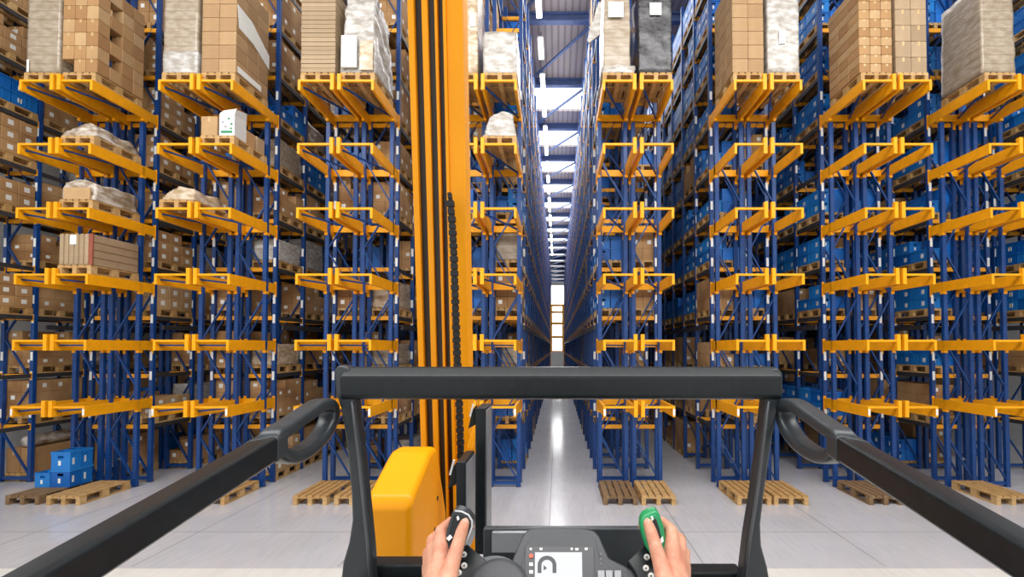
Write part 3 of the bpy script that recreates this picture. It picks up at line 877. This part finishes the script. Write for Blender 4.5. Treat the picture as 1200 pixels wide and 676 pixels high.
# other truck far down the aisle
ot = thing('distant_lift_truck', 'orange lift truck mast far down the central aisle', 'lift truck', (.0, 42, 0))
MB().box(-.62, .62, -.6, 1.4, .02, .9).build('chassis', 'truck_yellow', ot, bevel=.04)
for s in (-1, 1): MB().box(s*.52-.09, s*.52+.09, -.12, .12, .9, 7.2).build('mast_post', 'beam_orange', ot)
for z in (1.6, 2.9, 4.2, 5.4, 6.4, 7.0): MB().box(-.43, .43, -.08, .08, z, z+.22).build('cross_member', 'beam_orange', ot)
MB().box(-.55, .55, -1.0, -.62, 1.0, 3.0).build('cab', 'white_box', ot, bevel=.03)
for s in (-1, 1):
    MB().disc((s*.62-.05*s, 1.0, .25), (s, 0, 0), .24, .06).build('wheel', 'rubber', ot)

# ------------------------------------------------------------------ the truck cab
tr = thing('forklift_truck', 'yellow and dark grey narrow-aisle forklift seen from its operator cab', 'forklift', (0, .4, 0))
TL = Vector((0, .4, 0))
def tb(mb, name, mat, parent=None, bevel=0, smooth=False, seg=2):
    o = mb.build(name, mat, parent or tr, bevel=bevel, smooth=smooth, seg=seg)
    if parent is None: o.location = -TL
    return o
# guard rail: swept bar with a chamfered top
GY = 1.25
def gbar():
    a = P(398, 449, GY).x; b = P(917, 449, GY).x
    zt_, zc, zb = P(650, 430, GY+.05).z, P(650, 441, GY).z, P(650, 468.5, GY).z
    prof = [(GY-.002, zc), (GY+.03, zt_+.002), (GY+.06, zt_), (GY+.075, zt_-.012), (GY+.075, zb+.01), (GY+.06, zb), (GY+.008, zb), (GY, zb+.008)]
    return MB().prism([(a, y, z) for y, z in prof], (b-a, 0, 0)), a, b, zt_, zb
m, ga, gb, gzt, gzb = gbar()
tb(m, 'guard_rail', 'truck_black', bevel=.006, seg=3)
def side_post(s):
    # outline of the flat post in its own plane, pixel by pixel at its own distance
    L = [(391, 432), (397, 427), (408, 430), (414, 448), (416, 470), (419, 500), (424, 540), (428, 580), (434, 640), (438, 700), (440, 770), (400, 770), (399, 680), (401, 660), (408, 636), (412, 610), (411, 580), (408, 545), (404, 510), (399, 480), (393, 460)]
    Rr = [(918, 437), (912, 431), (905, 432), (899, 452), (897, 470), (894, 500), (889, 540), (884, 580), (876, 630), (869, 690), (866, 770), (906, 770), (904, 690), (900, 665), (893, 640), (892, 615), (896, 580), (901, 545), (906, 510), (912, 480), (918, 460)]
    pts = L if s < 0 else Rr
    yy = GY+.012
    return MB().prism([P(px, py, yy) for px, py in pts], (0, .045, 0))
for s in (-1, 1):
    o = tb(side_post(s), 'guard_post', 'truck_dark', bevel=.009, seg=3)
    ln = [(413, 470), (416, 500), (421, 540), (425, 580), (431, 640), (435, 700)] if s < 0 else [(900, 470), (897, 500), (892, 540), (887, 580), (879, 630), (872, 690)]
    m = MB(); m.sweep([P(px, py, GY+.008) for px, py in ln], rrect(.006, .012, .0025, 2), (0, 1, 0)); tb(m, 'edge_highlight', 'console_rim', smooth=True)  # lighter strip painting the highlight along the post edge
# side arms
def arm(s):
    A = {'in': (.606, 1.05, -.193), 'in2': (.543, .55, -.237)}
    def mk(Xi, Y, Zt, w, h):
        # cross-section in X,Z with rounded corners, top outer edge a bit higher
        return [(s*(Xi+a), Y, CAMZ+Zt+b) for a, b in ((0, -.005), (.003, -.001), (.012, .001), (w-.014, -.010), (w, -.02), (w, -h+.006), (w-.008, -h), (.008, -h), (0, -h+.008))]
    secs = [mk(.58, Y, -(.185+.155*(1.005-Y)), .075, .054) for Y in (1.005, .8, .5, .1, -.25)]
    k = len(secs[0]); v = [p for q in secs for p in q]; f = []
    for i in range(len(secs)-1):
        for q in range(k):
            w = (q+1) % k; f.append((i*k+q, (i+1)*k+q, (i+1)*k+w, i*k+w))
    f += [tuple(range(k)), tuple(range(len(v)-1, len(v)-k-1, -1))]
    return MB().add(v, f)
def loop(s):
    pts = []
    for a, b in [(331, 513), (346, 502), (360, 491.5), (374, 481.5), (385, 474.5), (393, 474), (397, 480), (396, 491), (391, 504), (382, 517), (370, 527.5), (357, 534.5), (345, 534.5), (334, 527)]:
        Yl = 560*.582/(653-a); q = P(a, b, Yl); pts.append((s*(.580+.024), Yl, q.z))
    # smooth closed path
    out = []
    n = len(pts)
    for i in range(n):
        p0, p1, p2, p3 = [Vector(pts[(i+j) % n]) for j in (-1, 0, 1, 2)]
        for t_ in (0, .33, .66):
            out.append(.5*((2*p1)+(p2-p0)*t_+(2*p0-5*p1+4*p2-p3)*t_**2+(3*p1-p0-3*p2+p3)*t_**3))
    return MB().sweep(out, rrect(.030, .048, .010, 3), (1, 0, 0), closed=True)
for s in (-1, 1):
    o = tb(arm(s), 'side_arm', 'truck_black', bevel=.004, seg=2)
    o2 = loop(s).build('grab_handle', 'truck_dark', o, smooth=True)
    m = MB()
    dz = lambda Y: -(.185+.155*(1.005-Y))
    sec = lambda Y: [(s*(.58+a), Y, CAMZ+dz(Y)+b) for a, b in ((-.002, -.004), (.003, .001), (.012, .003), (.060, -.007), (.077, -.018), (.077, -.05), (.068, -.056), (.008, -.056), (-.002, -.048))]
    q0, q1 = sec(.995), sec(1.035); k = len(q0)
    m.add(q0+q1, [tuple(range(k)), tuple(range(2*k-1, k-1, -1))]+[(i, k+i, k+(i+1) % k, (i+1) % k) for i in range(k)]); m.build('arm_collar', 'truck_dark', o, bevel=.004)
# console, standing on a tilted plane
CA = P(660, 616, 1.02); CB = P(660, 690, .92)
cn = Vector((1,0,0)).cross((CA-CB).normalized()).normalized()   # faces the operator / up
if cn.z < 0: cn = -cn
def C(px, py, off=0):
    d = ray(px, py); o = Vector((0,0,CAMZ)); pl = CA+cn*off
    k = (pl-o).dot(cn)/d.dot(cn); return o+d*k
def cpoly(pts, off, thick): return MB().prism([C(a, b, off) for a, b in pts], -cn*thick)
shell = [(588, 740), (594, 690), (600, 655), (606, 640), (612, 627), (619, 619), (632, 617), (660, 616.5), (685, 618), (697, 621), (703, 628), (708, 640), (714, 653), (728, 660), (743, 667), (750, 676), (754, 700), (756, 740)]
con = tb(cpoly(shell, 0, .06), 'console', 'console_grey', bevel=.006, seg=3)
inner = [(606, 740), (608, 680), (616, 640), (624, 628), (660, 623), (692, 626), (698, 634), (703, 655), (712, 664), (735, 672), (742, 690), (744, 740)]
def kid(mb, name, mat, parent, bevel=0, smooth=False): return mb.build(name, mat, parent, bevel=bevel, smooth=smooth)
kid(cpoly(inner, .003, .006), 'face_plate', 'console_grey', con, bevel=.001)
kid(cpoly([(616, 640), (696, 640), (697, 735), (613, 735)], .005, .004), 'screen_bezel', 'bezel', con, bevel=.0006)
scr = kid(cpoly([(627, 647), (682, 647), (683, 730), (626, 730)], .0062, .002), 'screen', 'display', con)
# drawn arch and marks on the display
def arc(cx, cyy, r, w, a0, a1):
    out = [(cx+r*math.cos(math.radians(a)), cyy-r*math.sin(math.radians(a))) for a in range(a0, a1+1, 12)]
    inn = [(cx+(r-w)*math.cos(math.radians(a)), cyy-(r-w)*math.sin(math.radians(a))) for a in range(a1, a0-1, -12)]
    return out+inn
ap = arc(641, 662, 11, 4.5, 0, 180); ap = [(652, 671)]+ap[:16]+[(630, 671), (634.5, 671)]+ap[16:]+[(647.5, 671)]
kid(cpoly(ap, .0072, .0008), 'screen_symbol', 'console_grey', con)
kid(cpoly([(637, 662), (641, 665.5), (637, 668)], .0072, .0008), 'screen_symbol', 'console_grey', con)
for (a, b, w) in ((622, 643, 1.2), (634, 643, 1.6), (670, 643, 1.2), (676, 643.4, 1.8), (687, 643, 1.6)):
    kid(cpoly([(a-w, b-1.3), (a+w, b-1.3), (a+w, b+1.3), (a-w, b+1.3)], .0058, .0008), 'status_mark', 'white_label', con)
kid(MB().disc(C(622.5, 651.5, .0055), cn, .0045, .001), 'warning_light', 'red_dot', con)
for b in (661, 670): kid(cpoly([(620.2, b-2), (624.5, b-2), (624.5, b+2), (620.2, b+2)], .0058, .0008), 'status_mark', 'white_label', con)
for a in (704.5, 714, 724): kid(cpoly([(a-4, 668), (a+4, 668), (a+4.5, 680), (a-4, 680)], .0085, .004), 'function_key', 'key_grey', con, bevel=.001)
for b in (649, 655, 661): kid(MB().disc(C(704, b, .0035), cn, .0011, .001, 8), 'indicator', 'key_grey', con)
# steering knob left of the display
KC = C(584, 694, .0)
kn = MB()
rings = [(.058, -.03), (.058, .016), (.055, .022), (.046, .025), (.024, .027), (0.001, .028)]
a1 = Vector((1,0,0)); b1 = cn.cross(a1)
vs = []; sg = 32
for r_, h_ in rings: vs += [KC+cn*h_+(a1*math.cos(2*math.pi*i/sg)+b1*math.sin(2*math.pi*i/sg))*r_ for i in range(sg)]
fs = [(j*sg+i, j*sg+(i+1) % sg, (j+1)*sg+(i+1) % sg, (j+1)*sg+i) for j in range(len(rings)-1) for i in range(sg)]
kn.add(vs, fs); knob = tb(kn, 'steering_wheel', 'console_grey', smooth=True)
kid(MB().disc(KC-a1*.012-cn*.03, cn, .07, .04, 32, r2=.066), 'wheel_rim', 'console_rim', knob)
kid(MB().disc(KC+cn*.022+a1*-.006+b1*.006, cn, .012, .014, 16, r2=.009), 'spinner_knob', 'console_rim', knob, smooth=True)
# cross plate behind
a = P(566, 618, 1.22); b = P(758, 645, 1.22)
tb(MB().box(a.x, b.x, 1.22, 1.245, b.z-.1, P(660, 619.5, 1.22).z), 'cross_plate', 'truck_dark', bevel=.004)
a = P(577, 622, 1.215); b = P(625, 646, 1.215)
tb(MB().box(a.x, b.x, 1.205, 1.219, b.z, a.z), 'steel_panel', 'plate_grey', bevel=.002)
# keypads under the thumbs
def keypad(s):
    if s < 0: poly = [(544, 634), (571, 657), (566, 668), (553, 695), (524, 695), (532, 668)]; bt = [(543.5, 650), (544, 663), (537.5, 671.5)]
    else: poly = [(757, 636), (735, 657), (744, 670), (754, 695), (783, 695), (772, 668)]; bt = [(758, 653), (757, 666), (763, 675)]
    K = tb(cpoly(poly, .012, .03), 'keypad', 'truck_black', bevel=.003)
    for a, b in bt:
        kb = kid(MB().disc(C(a, b, .012), cn, .0062, .0035, 20, r2=.0055), 'push_button', 'white_label', K)
        kid(MB().disc(C(a, b, .0157), cn, .0028, .0006, 3), 'button_symbol', 'truck_black', kb)
    return K
KL, KR = keypad(-1), keypad(1)
# control grips
def grip(s):
    if s < 0:
        o_ = [(519, 643), (522, 628), (526, 612), (530, 600), (534, 596.5), (541, 598), (549, 602), (554, 609), (554.5, 616), (551, 626), (547, 638), (540, 652), (528, 656)]
        face = [(522, 641), (527, 620), (532, 602), (540, 602), (548, 606), (550, 614), (546, 628), (541, 642), (530, 648)]
        slot_ = [(527, 634), (531, 618), (536, 606), (541, 607), (539, 618), (534, 634)]
    else:
        o_ = [(784, 648), (781, 634), (778, 616), (772, 599), (768, 597.5), (761, 600), (754, 604), (751, 610), (750.5, 618), (753, 630), (757, 642), (765, 654), (776, 657)]
        face = [(780, 644), (778, 630), (773, 606), (768, 603), (760, 605), (755, 611), (756, 624), (760, 640), (769, 650)]
        slot_ = [(776, 634), (773, 620), (769, 608), (765, 608), (766, 620), (770, 634)]
    y = .95
    g = tb(MB().prism([P(a, b, y+(b-625)*-.0007) for a, b in o_], (0, .03, 0)), 'control_grip', 'truck_dark' if s < 0 else 'green', bevel=.007, seg=3)
    y2 = y-.003
    if s < 0:
        rp = [(533, 598.5), (541, 599.5), (549, 603.5), (553, 610), (553.3, 617), (549.8, 627), (545.5, 639)]
        kid(MB().sweep([P(a, b, y-.001+(b-625)*-.0007) for a, b in rp], rrect(.004, .004, .0015, 2), (0, 1, 0)), 'grip_rim', 'steel_light', g, smooth=True)
    kid(MB().prism([P(a, b, y2+(b-625)*-.0007) for a, b in face], (0, .01, 0)), 'grip_face', 'truck_black' if s < 0 else 'green_print', g, bevel=.002)
    kid(MB().prism([P(a, b, y2-.001+(b-625)*-.0007) for a, b in slot_], (0, .01, 0)), 'rocker_switch', 'rubber', g, bevel=.001)
    lowp = [(523, 631), (527, 627), (530, 630), (526, 634)] if s < 0 else [(774, 632), (777, 629), (778, 634), (775, 637)]
    kid(MB().prism([P(a, b, y2-.003+(b-625)*-.0007) for a, b in lowp], (0, .004, 0)), 'switch_mark', 'white_label', g)
    lowp = [(535, 606), (537, 605), (538, 609), (536, 610)] if s < 0 else [(763, 606), (765, 605), (766, 609), (764, 610)]
    kid(MB().prism([P(a, b, y2-.003+(b-625)*-.0007) for a, b in lowp], (0, .004, 0)), 'switch_mark', 'white_label', g)
    # stem down to the keypad block
    c0 = P(sum(p[0] for p in o_)/len(o_), 648, .975); c1 = c0+Vector((.02*(-s), -.01, -.12))
    kid(MB().bar(c0, c1, .03, .03), 'grip_stem', 'truck_black', g, bevel=.005)
grip(-1); grip(1)
# trays at the foot of the guard
for (x0, y0, x1, yy) in ((424, 662, 535, 1.3), (800, 671, 872, 1.3)):
    a = P(x0, y0, yy); b = P(x1, y0, yy)
    tb(MB().box(a.x, b.x, yy, yy+.06, a.z-.2, a.z), 'tray_edge', 'truck_black', bevel=.006)
    tb(MB().box(a.x, b.x, yy-.12, yy-.002, a.z-.2, a.z-.03), 'tray', 'truck_dark', bevel=.006)
# motor cover
X0, X1 = -.762, -.572
pr = [(1.93, CAMZ-1.15), (1.9, CAMZ-.62), (1.93, CAMZ-.585), (2.16, CAMZ-.482), (2.2, CAMZ-.470), (2.3, CAMZ-.470), (2.5, CAMZ-.85), (2.5, CAMZ-1.15)]
mc = tb(MB().prism([(X0, y, z) for y, z in pr], (X1-X0, 0, 0)), 'motor_cover', 'truck_yellow', bevel=.03, seg=4)
for (yy, zz) in ((2.3, -.72), (2.25, -.85), (2.05, -1.0)):
    kid(MB().disc((X1-.002, yy, CAMZ+zz), (1, 0, 0), .012, .004, 14), 'cover_bolt', 'rubber', mc)
# mast: nested channels, leaning back a little
def mast_section(x0, x1, d0, d1, top=-60, bot=760, nm='mast_channel', mat='truck_yellow', bevel=.004):
    """x0,x1 across the mast 0..1; d0,d1 depth behind the mast front"""
    def corner(u, v, d):
        # v: 0 top, 1 bottom
        xa = 477+(490-477)*v*1.25; xb = 542+(549-542)*v*1.25; py = 0+420*v*1.25
        Y = 2.34+.31*v
        q = P(xa+(xb-xa)*u, py, Y); return Vector((q.x, q.y+d, q.z))
    v0, v1 = -.25, 1.75
    pts = [corner(x0, v0, d0), corner(x1, v0, d0), corner(x1, v0, d1), corner(x0, v0, d1), corner(x0, v1, d0), corner(x1, v1, d0), corner(x1, v1, d1), corner(x0, v1, d1)]
    return tb(MB().add(pts, [(0,3,2,1),(4,5,6,7),(0,1,5,4),(1,2,6,5),(2,3,7,6),(3,0,4,7)]), nm, mat, bevel=bevel)
for (u0, u1, d0, d1, mat, nm) in (
    (0, .11, 0, .16, 'truck_yellow', 'mast_channel'), (.11, .245, .035, .16, 'truck_groove', 'roller_track'),
    (.245, .355, .008, .16, 'truck_yellow', 'mast_channel'), (.355, .475, .03, .16, 'truck_groove', 'roller_track'), (.475, .53, .01, .16, 'truck_yellow', 'mast_channel'),
    (.53, .645, .035, .16, 'truck_groove', 'roller_track'), (.645, .70, -.012, .16, 'truck_yellow', 'mast_channel'), (.70, 1.0, .0, .14, 'truck_yellow', 'mast_channel')):
    mast_section(u0, u1, d0, d1, nm=nm, mat=mat, bevel=.003)
# energy chain on the mast
path = [(527, 226, 2.44), (530, 262, 2.45), (532, 300, 2.46), (533.5, 350, 2.47), (535.5, 410, 2.5), (538, 470, 2.52), (540, 530, 2.54), (541, 600, 2.56), (541, 720, 2.58)]
pp = [P(a, b, y-.07) for a, b, y in path]
ch = MB()
tot = []
for i in range(len(pp)-1):
    n_ = max(2, int((pp[i+1]-pp[i]).length/.032))
    for j in range(n_): tot.append(pp[i].lerp(pp[i+1], j/n_))
for i in range(len(tot)-1):
    wd = .034 if i else .02
    ch.bar(tot[i].lerp(tot[i+1], .08), tot[i].lerp(tot[i+1], .80), wd*(1 if i % 2 else .86), .036, up=(0, 1, 0))
    ch.bar(tot[i], tot[i+1], wd*.7, .026, up=(0, 1, 0))
tb(ch, 'cable_chain', 'rubber')
# two upright black guards beside the mast
def slab(px0, px1, pyt, pyb, Y, Yb, nm):
    a = P(px0, pyt, Y); b = P(px1, pyb, Y)
    g = tb(MB().box(a.x, b.x, Y, Yb, b.z, a.z), nm, 'truck_black', bevel=.004)
    kid(MB().box(b.x-.001, b.x+.004, Y+.008, Yb-.008, b.z+.01, a.z-.01), 'side_plate', 'plate_grey', g)
    return g
g1 = slab(557, 568.5, 478, 650, 1.7, 1.84, 'mast_guard')
g2 = slab(534.5, 545, 541, 655, 1.45, 1.61, 'mast_guard')
for (g, px, py, Y) in ((g1, 553, 488, 1.72), (g2, 530, 556, 1.47)):
    q = P(px, py, Y)
    kid(MB().prism([q+Vector((-.014, 0, -.045)), q+Vector((.012, 0, -.03)), q+Vector((.014, 0, .04)), q+Vector((.0, 0, .02))], (0, .03, 0)), 'latch', 'rubber', g, bevel=.003)
    kid(MB().bar(q+Vector((-.006, -.004, .0)), q+Vector((.006, -.004, .045)), .006, .006), 'latch_rod', 'white_label', g)
a = P(548, 520, 2.3); b = P(557, 660, 2.3)
tb(MB().box(a.x, b.x, 2.3, 2.36, b.z-.2, a.z), 'lift_cylinder', 'truck_yellow', bevel=.006)
tb(MB().bar(P(551, 525, 2.28), P(560, 496, 2.28), .03, .03, up=(0, 1, 0)), 'yellow_bracket', 'truck_yellow', bevel=.004)
# cab floor, lift carriage, chassis and wheels (below the frame)
PZ = CAMZ-1.55
tb(MB().box(-.72, .72, -.5, 1.85, PZ-.08, PZ), 'cab_floor', 'truck_dark', bevel=.01)
for s in (-1, 1): tb(MB().box(s*.62-.04, s*.62+.04, 1.24, 1.31, PZ, CAMZ-.62), 'cab_post', 'truck_dark', bevel=.01)
tb(MB().box(-.35, .35, 1.02, 1.28, PZ, CAMZ-.62), 'console_column', 'truck_dark', bevel=.02)
tb(MB().box(-.78, .78, -1.5, 2.65, .12, .75), 'chassis', 'truck_yellow', bevel=.05)
tb(MB().box(-.6, .6, -.4, 1.7, .75, PZ-.08), 'lift_carriage', 'truck_dark', bevel=.02)
for s in (-1, 1):
    for yy in (-1.0, 2.1): tb(MB().disc((s*.72, yy, .2), (s, 0, 0), .195, .1, 28), 'wheel', 'rubber', bevel=.015)

# ------------------------------------------------------------------ the operator
def capsule(bm, a, b, ra, rb, seg=14, flat=None):
    a = Vector(a); b = Vector(b)
    tmp = bmesh.new()
    for c, r_ in ((a, ra), (b, rb)):
        bmesh.ops.create_uvsphere(tmp, u_segments=seg, v_segments=8, radius=r_, matrix=Matrix.Translation(c))
    bmesh.ops.convex_hull(tmp, input=list(tmp.verts))
    loose = [v for v in tmp.verts if not v.link_faces]
    bmesh.ops.delete(tmp, geom=loose, context='VERTS')
    me = bpy.data.meshes.new('tmp'); tmp.to_mesh(me); tmp.free(); bm.from_mesh(me); bpy.data.meshes.remove(me)
body = bmesh.new()
def hand(s):
    mx = (lambda px: px) if s < 0 else (lambda px: 1306-px-2)      # mirror about the aisle axis, measured on the photograph
    def J(px, py, Y): return P(mx(px), py, Y)
    W = J(513, 712, .83)
    El = Vector((s*.40, .50, CAMZ-.62)); Sh = Vector((s*.21, -.10, CAMZ-.30))
    Ks = [(J(517, 622, .972), .0128), (J(507, 633, .985), .0128), (J(502, 648, .99), .0122), (J(500.5, 664, .985), .0112)]
    for K, r_ in Ks: capsule(body, W+(K-W)*.08, K, .0235, r_)
    # fill of the back of the hand
    capsule(body, J(512, 690, .86), J(515, 648, .95), .026, .022); capsule(body, J(520, 690, .86), J(523, 655, .935), .024, .017)
    # four fingers around the grip
    for i, (K, r_) in enumerate(Ks):
        ln = (1.0, 1.08, 1.0, .8)[i]; sx = -s
        p1 = K+Vector((sx*.012, .040*ln, .004)); p2 = p1+Vector((sx*.026*ln, .006, -.002)); p3 = p2+Vector((sx*.017*ln, -.017, -.004))
        capsule(body, K, p1, r_, r_*.86); capsule(body, p1, p2, r_*.86, r_*.78); capsule(body, p2, p3, r_*.78, r_*.66)
    # thumb on the face of the grip
    T = [(J(521, 690, .845), .020), (J(530, 660, .885), .0150), (J(537, 637, .908), .0127), (J(541.5, 622, .92), .0118), (J(544.5, 613, .928), .0095)]
    for i in range(len(T)-1): capsule(body, T[i][0], T[i+1][0], T[i][1], T[i+1][1])
    # forearm, upper arm
    capsule(body, W, W.lerp(El, .2), .029, .031); capsule(body, W.lerp(El, .2), W.lerp(El, .75), .031, .046); capsule(body, W.lerp(El, .75), El, .046, .047)
    capsule(body, El, Sh, .047, .062)
    return W, El, Sh, T
HL = hand(-1); HR = hand(1)
capsule(body, HL[2], HR[2], .07, .07)
capsule(body, Vector((-.1, -.16, CAMZ-.4)), Vector((-.08, -.14, CAMZ-.85)), .13, .12); capsule(body, Vector((.1, -.16, CAMZ-.4)), Vector((.08, -.14, CAMZ-.85)), .13, .12)
capsule(body, Vector((0, -.16, CAMZ-.32)), Vector((0, -.19, CAMZ-.2)), .06, .055)
for s in (-1, 1):
    hip = Vector((s*.09, -.14, CAMZ-.86)); kn_ = Vector((s*.11, -.10, CAMZ-1.2)); an = Vector((s*.12, -.16, PZ+.09))
    capsule(body, hip, kn_, .085, .058); capsule(body, kn_, an, .056, .04); capsule(body, an+Vector((0, -.03, -.045)), an+Vector((0, .15, -.05)), .04, .034)
for v in body.verts: v.co -= Vector((0, -.14, PZ))
me = bpy.data.meshes.new('person'); body.to_mesh(me); body.free(); me.materials.append(M['skin'])
person = link('person', me, None, (0, -.14, PZ), smooth=True)
tag(person, 'operator with both bare hands on the control grips, thumbs up', 'person')
rm = person.modifiers.new('remesh', 'REMESH'); rm.mode = 'VOXEL'; rm.voxel_size = .0026; rm.use_smooth_shade = True
sm = person.modifiers.new('smooth', 'SMOOTH'); sm.factor = .5; sm.iterations = 5
OP = Vector((0, -.14, PZ))
for s, H in ((-1, HL), (1, HR)):
    W, El, Sh, T = H
    m = MB()
    path_ = [W.lerp(El, .3), W.lerp(El, .6), El, El.lerp(Sh, .4), Sh]
    prof = lambda r_: [(r_*math.cos(2*math.pi*i/18), r_*math.sin(2*math.pi*i/18)) for i in range(18)]
    # sleeve as a widening tube
    vs = []; rad = (.042, .053, .06, .068, .08); 
    for i, p in enumerate(path_):
        d = (path_[min(i+1, 4)]-path_[max(i-1, 0)]).normalized(); r1 = d.cross(Vector((0, 0, 1))).normalized(); u1 = r1.cross(d)
        vs += [p+(r1*a+u1*b)-OP for a, b in prof(rad[i])]
    fs = [(j*18+i, (j+1)*18+i, (j+1)*18+(i+1) % 18, j*18+(i+1) % 18) for j in range(4) for i in range(18)]
    m.add(vs, fs); m.build('sleeve', 'sleeve', person, smooth=True)
    # thumb nail
    tip, base = T[4][0], T[3][0]; d = (tip-base).normalized()
    nrm = (Vector((0, 0, CAMZ))-tip).normalized(); nrm = (nrm-d*nrm.dot(d)).normalized(); r1 = d.cross(nrm)
    c0 = tip+nrm*.0090+d*.001
    pl = [c0+r1*(.006*math.cos(q))+d*(.0075*math.sin(q))-nrm*(.0022*math.cos(q)**2)-OP for q in [2*math.pi*i/14 for i in range(14)]]
    MB().prism(pl, -nrm*.003).build('thumb_nail', 'nail', person)
# jacket and trousers close over the trunk
m = MB()
def tube(mb, pts, rads, n=20, sx=1.0):
    vs = []
    for p, r_ in zip(pts, rads): vs += [Vector((p[0]+r_*sx*math.cos(2*math.pi*i/n), p[1]+r_*math.sin(2*math.pi*i/n), p[2]))-OP for i in range(n)]
    mb.add(vs, [(j*n+i, j*n+(i+1) % n, (j+1)*n+(i+1) % n, (j+1)*n+i) for j in range(len(pts)-1) for i in range(n)])
tube(m, [(0, -.15, CAMZ-.9), (0, -.15, CAMZ-.7), (0, -.16, CAMZ-.45), (0, -.15, CAMZ-.3), (0, -.16, CAMZ-.24)], [.145, .15, .16, .13, .075], sx=1.55)
m.build('jacket', 'sleeve', person, smooth=True)
for s in (-1, 1):
    m = MB(); tube(m, [(s*.12, -.15, PZ+.1), (s*.115, -.11, CAMZ-1.2), (s*.1, -.14, CAMZ-.84)], [.065, .082, .115]); m.build('trouser_leg', 'sleeve', person, smooth=True)

# ------------------------------------------------------------------ light
W_ = bpy.data.worlds.new('world'); S.world = W_; W_.use_nodes = True
bg = W_.node_tree.nodes['Background']; bg.inputs[0].default_value = (.95, .97, 1, 1); bg.inputs[1].default_value = .38
def area(name, loc, rot, sx, sy, power, col=(1, .985, .975)):
    l = bpy.data.lights.new(name, 'AREA'); l.shape = 'RECTANGLE'; l.size = sx; l.size_y = sy; l.energy = power; l.color = col
    o = bpy.data.objects.new(name, l); COL.objects.link(o); o.location = loc; o.rotation_euler = rot; return o
area('overhead_fill_bay', (0, 2.0, CEIL-.3), (math.radians(25), 0, 0), 28, 8, 6200)  # added overhead fill, tilted towards the racks; no fixture is modelled
area('rear_fill', (0, -7.5, 6), (math.radians(88), 0, 0), 28, 9, 900, (1, .99, .98))  # added frontal fill from behind the camera
aisle_x = [(tipx(101)+tipx(179))/2, (tipx(268)+tipx(345))/2, (tipx(435)+tipx(516))/2, (tipx(605)+tipx(707))/2, (tipx(791)+tipx(863))/2, (tipx(944)+tipx(1016))/2, (tipx(1098)+tipx(1164))/2, (-13.28+tipx(14))/2, (tipx(1247)+12.35)/2]
for i, ax in enumerate(aisle_x):
    area('aisle_light', (ax, 12+18, CEIL-.75), (0, 0, 0), .5, 36, 450 if i != 3 else 1100)
area('ceiling_fill', (0, 34, CEIL-1.1), (math.radians(180), 0, 0), 1.2, 44, 240)  # added fill facing up, brightens the roof deck over the central aisle
vs_ = S.view_settings; vs_.view_transform = 'Standard'; vs_.look = 'None'; vs_.exposure = 0; vs_.gamma = 1; vs_.use_curve_mapping = False
S.cycles.use_denoising = True; S.cycles.max_bounces = 6; S.cycles.diffuse_bounces = 3; S.cycles.glossy_bounces = 3; S.cycles.caustics_reflective = False; S.cycles.caustics_refractive = False
S.cycles.sample_clamp_indirect = 6
